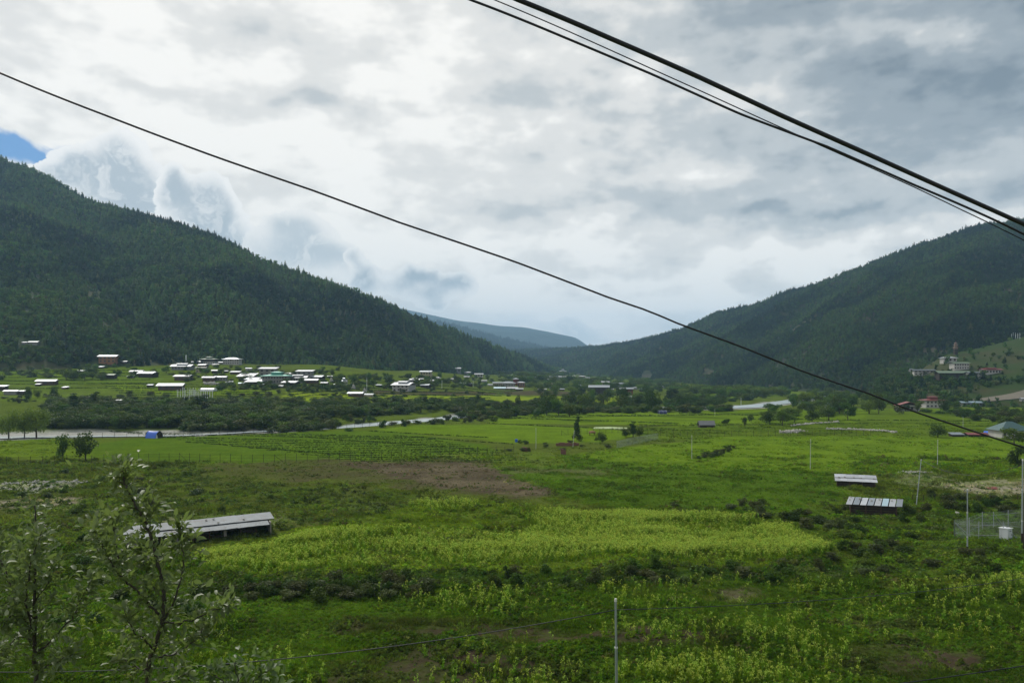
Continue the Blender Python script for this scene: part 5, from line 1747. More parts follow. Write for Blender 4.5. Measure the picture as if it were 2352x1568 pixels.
H("hut", "hut", 1318, 867, 9, 4, "hip", "r_white", "white", "small white house right of the far lantern roofed temple", yaw=1)
H("hut", "hut", 1350, 870, 9, 3, "gable", "r_white", "grey", "far white roof above the tall narrow house", yaw=-15)
H("hut", "hut", 1381, 878, 11, 3, "gable", "r_grey", "grey", "far grey roof left of the yellowish house", yaw=-8)
H("hut", "hut", 1408, 883, 11, 4, "gable", "r_white", "cream", "cream walled house between the two farmhouses, behind", yaw=1)
H("hut", "hut", 1442, 889, 12, 3.5, "gable", "r_white", "grey", "white roof over the second dark farmhouse, further back", yaw=-1)
H("hut", "hut", 1490, 903, 12, 4, "shed", "r_grey", "grey", "grey roof low in the grove right of the stepped white one", yaw=5)
H("hut", "hut", 1268, 893, 11, 4, "gable", "r_white", "grey", "white roof beside the roofless brown house", yaw=11)
H("hut", "hut", 1404, 896, 10, 3, "shed", "r_white", "grey", "white sheet roof at the right end of the big dark farmhouse", yaw=3)
H("hut", "hut", 1505, 894, 10, 3, "gable", "r_grey", "grey", "grey roof left of the far white roof under the slope", yaw=-10)
H("hut", "hut", 1290, 897, 12, 3.5, "shed", "r_grey", "brown", "brown shed roof showing over the central grove", yaw=-15)
H("hut", "hut", 232, 846, 12, 4, "shed", "r_grey", "dark", "dark hut below the ochre house on its left", yaw=-11)
H("hut", "hut", 150, 893, 12, 4, "shed", "r_grey", "brown", "brown hut on the terrace right of the lone long house", yaw=-15)
H("hut", "hut", 345, 888, 12, 4, "shed", "r_grey", "dark", "dark hut left of the wavy roofed farmhouse, further left", yaw=0)
H("hut", "hut", 600, 852, 11, 4, "gable", "r_grey", "grey", "grey hut left of the first tall grey house", yaw=-15)
H("hut", "hut", 758, 868, 11, 4, "gable", "r_white", "grey", "white roofed hut behind the little stupa", yaw=11)
# ---- monastery knoll and the lower right
H("monastery_hall", "monastery", 2178, 831, 29.7, 9.46, "hip", "r_white", "white", "top white hall of the monastery, red brown windows", nwin=3, rise=.14)
H("monastery_hall", "monastery", 2203, 848, 34.2, 13.76, "gable", "r_dgreen", "white", "second monastery building down, with a white balcony band", nwin=6, storeys=2, rise=.1)
H("monastery_hall", "monastery", 2187, 868, 70.2, 12.04, "gable", "r_dgreen", "dark", "widest monastery building, low green grey roof over dark walls", nwin=7, depth=.3, rise=.2, over=1.0)
H("monastery_hall", "monastery", 2120, 861, 41.4, 10.32, "gable", "r_dull", "white", "white monastery block with a row of dark windows, left side", nwin=5, storeys=2, depth=.35, yaw=-12)
H("monastery_hall", "monastery", 2097, 854, 15.3, 6.02, "gable", "r_grey", "white", "small leftmost monastery building with a grey roof", nwin=2, yaw=-8)
H("monastery_hall", "monastery", 2240, 869, 36, 12.9, "gable", "r_dull", "white", "white and brown monastery block between the wide hall and the red roof", nwin=5, storeys=2, depth=.35)
H("monastery_hall", "monastery", 2274, 858, 43.2, 9.46, "jam", "r_red", "white", "red roofed monastery building at the right end", nwin=6, storeys=1, depth=.35, yaw=4)
H("temple", "temple", 2142, 936, 44, 17, "pagoda", "r_red", "white", "red roofed temple with a raised upper roof below the knoll", nwin=5, storeys=2, rise=.12, over=1.4)
H("house", "house", 2085, 943, 46, 13, "gable_front", "r_red", "white", "white gabled house with a red roof edge left of the red temple", nwin=4, depth=.5, yaw=-10, rise=.16)
H("house", "house", 2230, 932, 44, 8, "gable", "r_blue", "grey", "long house with a pale blue roof right of the red temple", nwin=5, yaw=-5, depth=.4)
H("house", "house", 2352, 921, 16, 6, "gable", "r_white", "grey", "white roofed house cut by the right edge beside the dirt road")
H("house", "house", 2318, 1004, 66, 18, "hip", "r_teal", "white", "large house with a blue green hip roof at the right edge", nwin=5, rise=.34, depth=.8, over=.7)
H("shed", "shed", 2196, 1002, 26, 5, "shed", "r_grey", "dark", "left shed of two with a pink and white patched roof", rise=.2)
H("shed", "shed", 2240, 1002, 40, 5, "gable", "r_red", "dark", "low shed with a faded red roof left of the blue tarpaulin", rise=.14, yaw=-4)


def pagoda_tower():
    p = on(2195, 814)
    s = p.y / F
    o = empty("pagoda", p)
    w = 6.5 * s
    h = 30 * s
    MB().box(-w * .5, w * .5, -w * .5, w * .5, -1, h * .42).build("wall", M["dark"], o)
    for k, (z, ww) in enumerate(((.42, 1.7), (.60, 1.3), (.74, 1.05))):
        mb = MB()
        W = w * ww / 2
        mb.box(-W * .6, W * .6, -W * .6, W * .6, h * z, h * (z + .12))
        z0, z1 = h * (z + .115), h * (z + .175)
        for a in range(4):
            c, sn = [(1, 0), (0, 1), (-1, 0), (0, -1)][a]
            f = lambda x, y, zz: (x * c - y * sn, x * sn + y * c, zz)
            mb.add([f(-W, -W, z0), f(W, -W, z0), f(W * .3, -W * .3, z1), f(-W * .3, -W * .3, z1)], [(0, 1, 2, 3)])
        mb.box(-W * .3, W * .3, -W * .3, W * .3, h * (z + .1), z1)
        mb.build("roof_tier", M["r_brown"], o)
    MB().tube([(0, 0, h * .9), (0, 0, h * .96), (0, 0, h * 1.06)], [.5, .28, .05], 8).build("finial", M["brown"], o)
    tag(o, "slim brown pagoda tower above the monastery", "pagoda")


pagoda_tower()


def stupa(X, Yb, Yt, label):
    p = on(X, Yb)
    h = size_at(p, Yb - Yt)
    o = empty("stupa", p)
    MB().box(-h * .34, h * .34, -h * .34, h * .34, -.6, h * .22).box(-h * .27, h * .27, -h * .27, h * .27, h * .22, h * .34).build("base", M["white"], o)
    MB().tube([(0, 0, h * .34), (0, 0, h * .42), (0, 0, h * .55), (0, 0, h * .66), (0, 0, h * .70)], [h * .17, h * .2, h * .2, h * .13, h * .06], 14).build("dome", M["white"], o, smooth=True)
    MB().box(-h * .06, h * .06, -h * .06, h * .06, h * .69, h * .77).tube([(0, 0, h * .77), (0, 0, h * .98)], [h * .05, h * .008], 8).build("spire", M["cream"], o)
    tag(o, label, "stupa")


stupa(812, 893, 879, "larger white stupa behind the low brown house")
stupa(837.5, 900, 888, "smaller white stupa beside the tall prayer pole")
stupa(761, 876, 864, "little white stupa right of the left village")


def tunnel(X, Yb, wpx, hpx, label, yaw=0, name="greenhouse", cat="greenhouse", mk="plastic", round_=1.0):
    p = on(X, Yb)
    s = p.y / F
    w, h = wpx * s, hpx * s
    o = empty(name, p, R(yaw))
    mb = MB()
    n = 12
    dp = max(h * 1.3, 3.0)
    V = []
    for x in (-w / 2, -w / 2 + w * .03, w / 2 - w * .03, w / 2):
        k = .9 if abs(x) == w / 2 else 1
        for i in range(n + 1):
            a = math.pi * i / n
            V.append((x, -math.cos(a) * dp * k, math.sin(a) ** .75 * h * k))
    fs = [(r * (n + 1) + i, r * (n + 1) + i + 1, (r + 1) * (n + 1) + i + 1, (r + 1) * (n + 1) + i) for r in range(3) for i in range(n)]
    fs += [tuple(range(n + 1)), tuple(reversed(range(3 * (n + 1), 4 * (n + 1))))]
    mb.add(V, fs)
    mb.build("cover", M[mk], o, smooth=False)
    fr = MB()
    for x in (-w / 2 - .03, 0, w / 2 + .03):
        fr.tube([(x, -math.cos(math.pi * i / 8) * dp * 1.01, math.sin(math.pi * i / 8) ** .75 * h * 1.01) for i in range(9)], .05, 5)
    fr.build("frame", M["steel"], o)
    tag(o, label, cat)


tunnel(479, 898, 32, 7, "long white plastic tunnel right of the prayer flags")
tunnel(1309, 918, 11, 5.5, "larger white tent in the clearing of the central grove", name="tent", cat="tent")
tunnel(1319, 917, 6, 4.5, "smaller white tent right of the larger one in the grove clearing", name="tent", cat="tent")
tunnel(1433, 912, 9, 3.5, "left white shelter under the second dark farmhouse", name="tent", cat="tent")
tunnel(1446, 912, 8, 3.5, "right white shelter under the second dark farmhouse", name="tent", cat="tent")
tunnel(1521, 950, 17, 8, "dark blue domed tarpaulin tent on the far fields", name="tent", cat="tent", mk="darktarp")


def blue_tent():
    p = hit(354, 1005.5)
    s = p.y / F
    o = empty("tent", p, R(-18))
    L, W, h = 30 * s, 3.4, 16 * s
    n = 10
    prof = [(-W * .5 + W * i / n, h * (math.sin(math.pi * i / n) ** .62)) for i in range(n + 1)]
    V, f = [], []
    for k in range(5):
        x = -L / 2 + L * k / 4
        sag = 1 - .05 * math.sin(math.pi * k / 4)
        V += [(x, y, z * sag) for y, z in prof]
    for k in range(4):
        for i in range(n):
            f.append((k * (n + 1) + i, k * (n + 1) + i + 1, (k + 1) * (n + 1) + i + 1, (k + 1) * (n + 1) + i))
    mb = MB().add(V, f)
    mb.add([(x * 1.0, y * .985, z * .985) for x, y, z in V[:n + 1]], [tuple(range(n + 1))])
    mb.build("canopy", M["bluetarp"], o)
    q = [(L / 2 - .06, y * .96, z * .96) for y, z in prof]
    MB().add(q, [tuple(reversed(range(n + 1)))]).build("opening", M["dark"], o)
    MB().add([(L / 2 + .02, -W * .5, 0), (L / 2 + .02, -W * .2, 0), (L / 2 + .02, -W * .32, h * .5), (L / 2 + .02, -W * .44, h * .6)], [(0, 1, 2, 3)]).build("door_flap", M["plastic"], o)
    fr = MB()
    for x in (-L / 2, L / 2): fr.tube([(x, y * 1.01, z * 1.01) for y, z in prof], .05, 5)
    fr.build("frame", M["dark"], o)
    tag(o, "bright blue tarpaulin tent on the gravel bank by the fence", "tent")


blue_tent()


# ---------------------------------------------------------------- the three near sheds
def long_shed():
    a, b = hit(290, 1259), hit(624, 1229)
    a.z = float(Zg(np.array([a.x]), np.array([a.y]))[0]); L = (Vector((b.x, b.y, 0)) - Vector((a.x, a.y, 0))).length
    yaw = math.atan2(b.y - a.y, b.x - a.x)
    o = empty("animal_shed", (a.x, a.y, a.z - .38), yaw)
    o.rotation_euler = (0, -math.atan2(.5 + (b.z - a.z) * .6, L), yaw)
    bz = b.z - a.z
    D, hf, hm, hb = 4.4, 1.5, 1.86, 2.08
    # back and end walls, posts, the open front
    bays = 9
    MB().box(0, L, D - .12, D, -1.6, hb - .25).build("back_wall", M["block"], o)
    MB().box(0, .18, 0, D - .13, -1.4, hf).box(.19, 1.5, 0, .16, -1.4, hf - .1).build("end_wall", M["block"], o)
    MB().box(L - .16, L, 0, D - .13, -1.6, hf + .15).build("side_wall", M["block"], o)
    for i in range(1, bays):
        x = L * i / bays
        w = .34 if i % 3 == 0 else .13
        MB().box(x - w / 2, x + w / 2, .02, .02 + w, -1.6, hf + .1).build("post", M["block" if i % 3 == 0 else "brown"], o)
    bd = MB()
    for i in (3, 4, 5, 7):
        x0, x1 = L * i / bays + .2, L * (i + 1) / bays - .2
        bd.box(x0, x1, .5, .56, -1.4, .9 if i != 5 else .6)
    bd.build("board_panel", M["dark"], o)
    # lower front sheets
    for i in range(12):
        x0, x1 = L * i / 12 + (-.35 if i == 0 else .012), L * (i + 1) / 12 + (.0 if i < 11 else -.3)
        e = random.uniform(-.06, .06)
        MB().slab((x0, -.75 + e, hf - .02), (x1, -.75 + e, hf + random.uniform(-.03, .03)), (x1, 1.55, hm - .1), (x0, 1.55, hm - .1), .03).build("roof_sheet", M["r_dull"], o)
    # upper roof, a step higher, with overlapping sheets
    for i in range(13):
        x0, x1 = L * i / 13 - .3, L * (i + 1) / 13 + (.05 if i < 12 else .6)
        e = random.uniform(-.1, .1)
        zo = .018 * (i % 2)
        MB().slab((x0, 1.3 + e * .4, hm + zo), (x1, 1.3 + e * .4, hm + zo), (x1, D + .5 + e, hb + .08 + zo), (x0, D + .5 + e, hb + .08 + zo), .03).build("upper_roof_sheet", M["r_dull"], o)
    for i in range(9):
        x = random.uniform(.5, L - .5); y = random.uniform(1.7, D)
        z = hm + (y - 1.3) / (D - .8) * .4 + .05
        MB().box(x - .13, x + .13, y - .1, y + .1, z, z + .14).build("stone", M["rock"], o)
    tag(o, "long low animal shed with grey metal roofs beside the mustard, partly behind the sapling", "shed")


long_shed()


def sheet_shed(X0, X1, Yb, name, label, h_front, h_back, depth, yaw, nsh, gapped, over=.4):
    p = hit((X0 + X1) / 2, Yb)
    w = size_at(p, X1 - X0)
    o = empty(name, p, R(yaw))
    w2 = w / 2
    wl = MB()
    for i in range(5):      # horizontal boards
        z0 = -.3 + i * (h_front + .3) / 5
        wl.box(-w2, w2, 0, .05, z0, z0 + (h_front + .3) / 5 - .04)
    wl.build("front_wall", M["dark"], o)
    MB().box(-w2, -w2 + .06, .06, depth, -.3, h_front).box(-w2, w2, depth - .06, depth, -.3, h_back - .1).build("back_wall", M["dark"], o)
    MB().box(w2 - .06, w2, .06, depth - .07, -.3, h_front).build("side_wall", M["brown"], o)
    for x in (-w2 - .02, -w2 * .33, w2 * .33, w2 + .02):
        MB().tube([(x, -.12, -.3), (x, -.12, h_front)], .07, 6).build("post", M["brown"], o)
    sw = (w + 2 * over) / nsh
    for i in range(nsh):
        x0 = -w2 - over + i * sw + (.07 if gapped else .012)
        x1 = x0 + sw - (.14 if gapped else .0)
        e1, e2 = random.uniform(-.12, .12), random.uniform(-.15, .25)
        zo = .02 * (i % 2)
        if gapped:
            MB().slab((x0, -.45 + e1, h_front + .1 + zo), (x1, -.45 + e1, h_front + .1 + zo), (x1 + .9, depth + .4 + e2, h_back + .1 + zo), (x0 + .9, depth + .4 + e2, h_back + .1 + zo), .03).build("roof_sheet", M[("r_white", "r_grey", "r_white", "r_grey", "r_white", "r_blue")[i % 6]], o)
        else:
            ym = depth * .45
            zm = h_front + (h_back - h_front) * .5
            MB().slab((x0, -.45, h_front + .05 + zo), (x1, -.45, h_front + .05 + zo), (x1, ym + .1, zm + .1 + zo), (x0, ym + .1, zm + .1 + zo), .03).build("roof_sheet", M["r_white"], o)
            MB().slab((x0, ym - .1, zm + .15 + zo), (x1, ym - .1, zm + .15 + zo), (x1, depth + .4, h_back + .12 + zo), (x0, depth + .4, h_back + .12 + zo), .03).build("roof_sheet", M["r_white"], o)
    for i in range(7):
        x = random.uniform(-w2, w2)
        y = depth * (.42 if not gapped else random.uniform(.5, 1.0)) + random.uniform(-.1, .1)
        z = h_front + (h_back - h_front) * (y / depth) + .17
        k = random.uniform(.07, .13)
        MB().box(x - k * 1.5, x + k * 1.5, y - k, y + k, z, z + k * 1.5).build("stone", M["rock"], o)
    if gapped:
        MB().tube([(-w2 - over, -.3, h_front + .04), (w2 + over, -.3, h_front + .04)], .05, 5).tube([(-w2 - over, depth + .1, h_back - .02), (w2 + over, depth + .1, h_back - .02)], .05, 5).build("rafter", M["brown"], o)
    tag(o, label, "shed")
    return o


sheet_shed(1926, 2006, 1118, "tin_roof_shed", "small shed with a two row white tin roof under stones, farther of two", 1.0, 1.8, 2.7, -20, 7, False)
sheet_shed(1958, 2054, 1184, "tin_roof_shed", "dark board shed with gapped tin sheets on its slanting roof, nearer of two", 1.5, 1.85, 4.4, -18, 8, True, .8)
#MARK_BUILD_END
# ================================================================== poles, fences, walls, cables
def pole(X, Yt, Yb, label, X2=None, r=.085, group=None, bracket=False, name="power_pole", cat="pole", mk="steel", rings=True, p=None, dark_foot=False, top_z=None):
    p = p or hit(X, Yb)
    h = size_at(p, Yb - Yt)
    dx = 0 if X2 is None else size_at(p, X2 - X)
    o = empty(name, p)
    a, b = Vector((0, 0, -1.2)), Vector((dx, 0, h))
    at = lambda t: a.lerp(b, t)
    MB().tube([at(0), at(.35)], [r, r], 10).tube([at(.35), at(.68)], [r * .88, r * .88], 10).tube([at(.68), at(1)], [r * .74, r * .74], 10).build("shaft", M[mk], o, smooth=False)
    if rings:
        for t in (.35, .68):
            MB().tube([at(t - .004), at(t + .006)], [r * 1.12, r * 1.12], 10).build("joint_ring", M["trim"], o)
    MB().tube([at(.985), at(1.004)], [r * .95, r * .8], 10).build("cap", M["trim"], o)
    if dark_foot:
        MB().tube([at(0.0), at(.22)], [r * 1.25, r * 1.25], 10).build("painted_foot", M["dark"], o)
    if bracket:
        MB().box(dx - .42, dx + .42, -.03, .03, h - .22, h - .16).build("crossarm", M["steel"], o)
        for k in (-.36, .36):
            MB().tube([(dx + k, 0, h - .16), (dx + k, 0, h - .02)], [.045, .03], 8).build("insulator", M["brown"], o)
    tag(o, label, cat, group)
    return o, p + Vector((dx, 0, h))


P1, top1 = pole(1418, 1376, 1665, "tall steel pole in the foreground right of centre, its foot below the view", X2=1414, r=.072)
P2, top2 = pole(2102, 1055, 1168, "leaning steel pole between the two tin roof sheds and the yard", X2=2116, r=.08, bracket=False)
P3, top3 = pole(2222, 1123, 1268, "upright steel pole with a bracket in front of the wire enclosure", r=.085, bracket=True, dark_foot=True)
P4, top4 = pole(2347, 1055, 1250, "steel pole at the right edge of the wire enclosure", X2=2349, r=.10, dark_foot=True)
pw, top4b = pole(2351.5, 1060, 1262, "dark wooden pole standing against the steel one at the right edge", X2=2354, r=.09, mk="dark", rings=False)
thin = "thin pale poles out on the meadows"
for X, Yt, Yb, X2, lb in ((1231, 983, 1031, None, "thin pale pole left of the brick walls, behind the bright field"), (1315, 989, 1027, 1319, "thin leaning pole between the brick wall and the slim tree"),
                          (1589, 1000, 1054, None, "thin pale pole at the lower end of the slanting hedge"), (1861, 1009, 1077, 1862, "thin pale pole in the middle of the right meadow"),
                          (2153, 1010, 1070, 2154, "thin pale pole in front of the large dark round tree"), (2212, 957, 982, None, "short pale pole above the red roofed sheds"),
                          (1642, 940, 956, None, "tiny pale pole in the far fields above the hut")):
    pole(X, Yt, Yb, lb, X2=X2, r=.075, name="thin_pole", mk="concrete", rings=False)
for X, Yt, Yb, lb in ((842.5, 868, 899, "tall white prayer pole beside the smaller stupa"), (1015, 874, 892, "white prayer pole right of the sloping grey roof"), (1087, 872, 888, "prayer pole at the edge of the shoulder trees"), (1702, 913, 931, "pair like pale mast standing by the far river")):
    pole(X, Yt, Yb, lb, r=.14, name="prayer_pole", mk="cloth", rings=False)


def flag(X, Yt, Yb, label, group=None, w=.55):
    p = on(X, Yb)
    h = size_at(p, Yb - Yt)
    o = empty("prayer_flag", p, random.uniform(-.6, .6))
    MB().tube([(0, 0, -.4), (random.uniform(-.15, .15), 0, h)], [.045, .028], 6).build("pole", M["cloth"], o)
    V = []
    n = 8
    for i in range(n + 1):
        z = h * (.22 + .76 * i / n)
        V += [(.05, 0, z), (.05 + w * (1 + .15 * math.sin(i * 1.7)), .12 * math.sin(i * 1.1 + X), z - .03)]
    f = [(2 * i, 2 * i + 1, 2 * i + 3, 2 * i + 2) for i in range(n)]
    b = len(V)
    V += [(x, y + .012, z) for x, y, z in V]
    f += [tuple(b + k for k in reversed(q)) for q in f]
    MB().add(V, f).build("cloth", M["cloth"], o)
    tag(o, label, "prayer flag", group)


flag(426, 815, 832, "single white prayer flag above the stepped roof house, high in the village", w=.9)
rf = random.Random(77)
xs = [407, 410, 414, 419, 423, 426, 431, 434, 436, 440, 443, 446, 449, 452, 456, 460, 463, 467, 471, 476, 481, 487]
for i, X in enumerate(xs):
    Yt = 889 + rf.uniform(0, 7) - (5 if X == 419 else 0)
    Yb = rf.uniform(912, 922) if X < 430 else rf.uniform(916, 925)
    flag(X, Yt, Yb, ("white prayer flag in the left half of the dense flag cluster" if i < 11 else "white prayer flag in the thinning right half of the flag cluster"), "prayer flags clustered above the thicket", w=rf.uniform(.2, .36))
for i, (X, Yt, Yb) in enumerate(((2323, 766, 780), (2327, 763, 779), (2332, 764, 780), (2337, 765, 779), (2342, 764, 780))):
    flag(X, Yt, Yb, "white prayer flag in the small row on the knoll skyline", "prayer flags on the knoll", w=.4)


def fence(name, pts, n, h, label, mk="dark", wires=3, r=.05, mesh=False, brace=0, rail=False, topz=None, seed=1):
    """pts in viewing directions; posts are parts, the wires or mesh another"""
    rng = random.Random(seed)
    G3 = [hit(*p) for p in pts]
    L = [0]
    for a, b in zip(G3[:-1], G3[1:]): L.append(L[-1] + (b - a).length)

    def at(s):
        for i in range(len(G3) - 1):
            if s <= L[i + 1] or i == len(G3) - 2:
                t = (s - L[i]) / max(1e-6, L[i + 1] - L[i])
                q = G3[i].lerp(G3[i + 1], t)
                return Vector((q.x, q.y, float(Zg(np.array([q.x]), np.array([q.y]))[0])))
    P = [at(L[-1] * i / (n - 1)) for i in range(n)]
    o = empty(name, P[0])
    tops = []
    for i, q in enumerate(P):
        q = q - P[0]
        hh = h * rng.uniform(.9, 1.1) if mk == "dark" else h
        e = Vector((rng.uniform(-.06, .06), 0, 0)) if mk == "dark" else Vector((0, 0, 0))
        MB().tube([q - Vector((0, 0, .3)), q + e + Vector((0, 0, hh))], r, 5).build("post", M[mk], o)
        tops.append((q, q + e + Vector((0, 0, hh))))
        if brace and i % brace == 0 and i < n - 1:
            q2 = P[i + 1] - P[0]
            MB().tube([q + Vector((0, 0, hh * .9)), q.lerp(q2, .8) + Vector((0, 0, .1))], r * .8, 5).build("brace", M[mk], o)
    wb = MB()
    for k in range(wires):
        t = (k + .6) / wires if wires > 1 else .95
        wb.tube([a.lerp(b, min(t, .97)) for a, b in tops], .018, 4, cap=False)
    wb.build("wire", M["steel" if mk != "dark" else "dark"], o)
    if mesh:
        V, f = [], []
        for a, b in tops: V += [tuple(a), tuple(b)]
        for i in range(len(tops) - 1): f.append((2 * i, 2 * i + 2, 2 * i + 3, 2 * i + 1))
        link("wire_mesh", mesh_np("wire_mesh", V, f, [M["mesh"]]), o)
    tag(o, label, "fence")
    return o


def mesh_material():
    m, g, out = mat("chain_link")
    geo = g.new("ShaderNodeNewGeometry")
    p = g.new("ShaderNodeBsdfPrincipled")
    p.inputs["Base Color"].default_value = (.42, .45, .46, 1)
    p.inputs["Roughness"].default_value = .5
    tr = g.new("ShaderNodeBsdfTransparent")
    sep = g.new("ShaderNodeSeparateXYZ")
    g.link(geo.outputs["Position"], sep.inputs[0])
    x, y, z = sep.outputs

    def line(v):
        fr = g.m("FRACT", g.mul(v, 9.0))
        return g.m("LESS_THAN", fr, 0.075)
    h = g.add(x, g.mul(y, .7))
    k = g.m("MAXIMUM", line(g.add(h, z)), line(g.sub(h, z)))
    mx = g.new("ShaderNodeMixShader")
    g.link(k, mx.inputs[0])
    g.link(tr.outputs[0], mx.inputs[1])
    g.link(p.outputs[0], mx.inputs[2])
    g.link(mx.outputs[0], out.inputs[0])
    M["mesh"] = m


mesh_material()
fence("wire_fence", [(-60, 1067), (18, 1068), (140, 1066), (306, 1058), (541, 1062), (760, 1060), (1000, 1048), (1180, 1040)], 52, 2.0, "long wire fence on dark posts across the left fields", brace=9, seed=2)
fence("wire_fence", [(150, 1008), (330, 1004), (372, 1006), (560, 996), (720, 990), (900, 978)], 36, 2.0, "wire fence on dark posts along the river gravel", seed=3)
fence("wire_fence", [(1290, 1000), (1420, 994), (1560, 1004), (1720, 1002), (2000, 1000)], 46, 1.9, "wire fence on dark posts behind the right meadow", seed=4, brace=11)
fence("picket_fence", [(1417, 1029), (1450, 1021), (1511, 1009)], 34, 2.1, "silvery chain link fence with close pale posts and a low kerb", mk="steel", wires=2, r=.035, mesh=True)
fence("wire_enclosure", [(2192, 1238), (2296, 1243), (2400, 1248)], 5, 2.5, "front side of the chain link enclosure round the white cabinet", mk="steel", wires=2, r=.045, mesh=True, brace=2)
fence("wire_enclosure", [(2192, 1238), (2243, 1224), (2300, 1214), (2370, 1208)], 6, 2.5, "rear side of the chain link enclosure beyond the white cabinet", mk="steel", wires=2, r=.045, mesh=True, brace=3)
fence("wooden_fence", [(2095, 1152), (2160, 1150), (2235, 1146), (2320, 1150), (2400, 1152)], 12, 1.3, "broken line of dark wooden stakes before the bare yard", mk="dark", wires=1, seed=8)


def cabinet():
    p = hit(2310, 1241)
    w = size_at(p, 20); h = size_at(p, 31)
    o = empty("utility_cabinet", p, R(32))
    MB().box(-w * .48, w * .48, -w * .48, w * .48, -.3, h * .93).build("body", M["cabinet"], o)
    MB().box(-w * .56, w * .56, -w * .56, w * .56, h * .93, h * .965).add([(-w * .56, -w * .56, h * .965), (w * .56, -w * .56, h * .965), (w * .56, w * .56, h * .965), (-w * .56, w * .56, h * .965), (0, 0, h * 1.02)],
                                                                       [(0, 1, 4), (1, 2, 4), (2, 3, 4), (3, 0, 4)]).build("lid", M["plastic"], o)
    dr = MB().box(-w * .42, w * .42, -w * .50, -w * .482, .12, h * .88).build("door", M["cabinet"], o)
    MB().box(w * .22, w * .27, -w * .53, -w * .502, h * .42, h * .55).build("handle", M["dark"], dr)
    MB().box(-w * .2, w * .2, -w * .512, -w * .502, h * .74, h * .78).build("vent", M["dark"], dr)
    tag(o, "white metal utility cabinet with a pitched lid inside the wire enclosure", "cabinet")


cabinet()


def rubble(name, pts, n, r, label, cat, mk="rock", seed=0, spread=.6, piles=1):
    """a dry wall or heap of stones: one thing"""
    rng = random.Random(seed)
    bm = bmesh.new()
    G3 = [hit(*p) for p in pts]
    o0 = G3[0].copy()
    for i in range(n):
        t = rng.random() * (len(G3) - 1)
        k = min(int(t), len(G3) - 2) if len(G3) > 1 else 0
        q = G3[k].lerp(G3[k + 1], t - k) if len(G3) > 1 else G3[0].copy()
        q = q + Vector((rng.gauss(0, spread), rng.gauss(0, spread), 0))
        q.z = float(Zg(np.array([q.x]), np.array([q.y]))[0]) + rng.uniform(-.2, .9) * r
        s = r * rng.uniform(.5, 1.3)
        M4 = Matrix.Translation(q - o0) @ Matrix.Rotation(rng.uniform(0, 6.28), 4, Vector((rng.random(), rng.random(), rng.random() + .1)).normalized()) @ Matrix.Diagonal((s * 1.3, s, s * .7, 1))
        ret = bmesh.ops.create_icosphere(bm, subdivisions=1, radius=1.0, matrix=M4)
        for v in ret["verts"]:
            v.co += Vector((rng.uniform(-1, 1), rng.uniform(-1, 1), rng.uniform(-1, 1))) * s * .14
    me = bpy.data.meshes.new(name)
    bm.to_mesh(me); bm.free()
    me.materials.append(M[mk])
    o = link(name, me, loc=o0)
    tag(o, label, cat)


rubble("stone_wall", [(1817, 978), (1870, 973), (1926, 969)], 150, .38, "upper length of pale dry stone wall above the rubble heap", "wall", seed=1, spread=.35)
rubble("stone_wall", [(1905, 986), (1970, 987), (2030, 990), (2058, 994)], 220, .40, "long pale dry stone wall across the right meadow", "wall", seed=2, spread=.35)
rubble("rubble_heap", [(1800, 994), (1838, 990)], 130, .42, "spread heap of pale rubble left of the stone wall", "rubble", seed=3, spread=1.3)
rubble("rubble_heap", [(2074, 1086), (2128, 1086)], 120, .26, "rubbish and rubble heap with pale sacks left of the leaning pole", "rubble", seed=4, spread=.7)
rubble("rubble_heap", [(103, 1214), (142, 1210)], 60, .20, "scatter of pale stones behind the left sapling", "rubble", seed=5, spread=.8)
rubble("rubble_heap", [(0, 1112), (90, 1108), (184, 1108)], 160, .20, "broken stones along the pale gravel patch at left", "rubble", seed=6, spread=1.0)
rubble("boulder", [(1058, 943)], 3, 1.1, "pale boulder on the gravel at the river bend", "boulder", seed=7, spread=.2)
rubble("gravel_heap", [(478, 883), (497, 883)], 40, 1.0, "grey gravel heap below the joined houses", "heap", seed=8, spread=1.2)
rubble("rubble_heap", [(1545, 912), (1640, 910)], 8, .5, "few pale stones on the far meadow", "rubble", seed=9)
rubble("rubble_heap", [(1723, 890), (1742, 889)], 22, 1.6, "pale rocks at the foot of the right slope", "rubble", seed=10, spread=1.5)
for X, Y, lb, k in ((2098, 1080, "pale sack on the left of the rubbish heap", .3), (2124, 1086, "pale sack on the right of the rubbish heap", .28), (2200, 1183, "lone pale boulder beside the bracketed pole", .45), (1383, 1310, "lone pale stone in the dark strip at the centre", .22)):
    rubble("boulder" if "sack" not in lb else "sack", [(X, Y)], 1, k, lb, "boulder" if "sack" not in lb else "sack", seed=int(X), spread=.01, mk="plastic" if "sack" in lb else "rock")


def brick_wall(X0, X1, Yb, hpx, label, name="brick_wall"):
    a, b = hit(X0, Yb), hit(X1, Yb)
    h = size_at(a, hpx)
    L = b.x - a.x
    mb = MB()
    n = max(3, int(L / .8))
    rng = random.Random(int(X0))
    for i in range(n):
        hh = h * rng.uniform(.72, 1.08)
        mb.box(L * i / n, L * (i + 1) / n, 0 + .002 * (i % 2), .5 - .002 * (i % 2), -.3, hh)
    o = mb.build(name, M["brick"], loc=a)
    tag(o, label, "brick wall" if name == "brick_wall" else "brick stack")


brick_wall(1277, 1330, 1024, 8, "long low red brick wall left of the round dark tree")
brick_wall(1200, 1218, 1036, 9, "squat red brick stack left of the thin pole", "brick_stack")
brick_wall(1288, 1300, 1043, 12, "tall narrow red brick stack in front of the brick wall", "brick_stack")


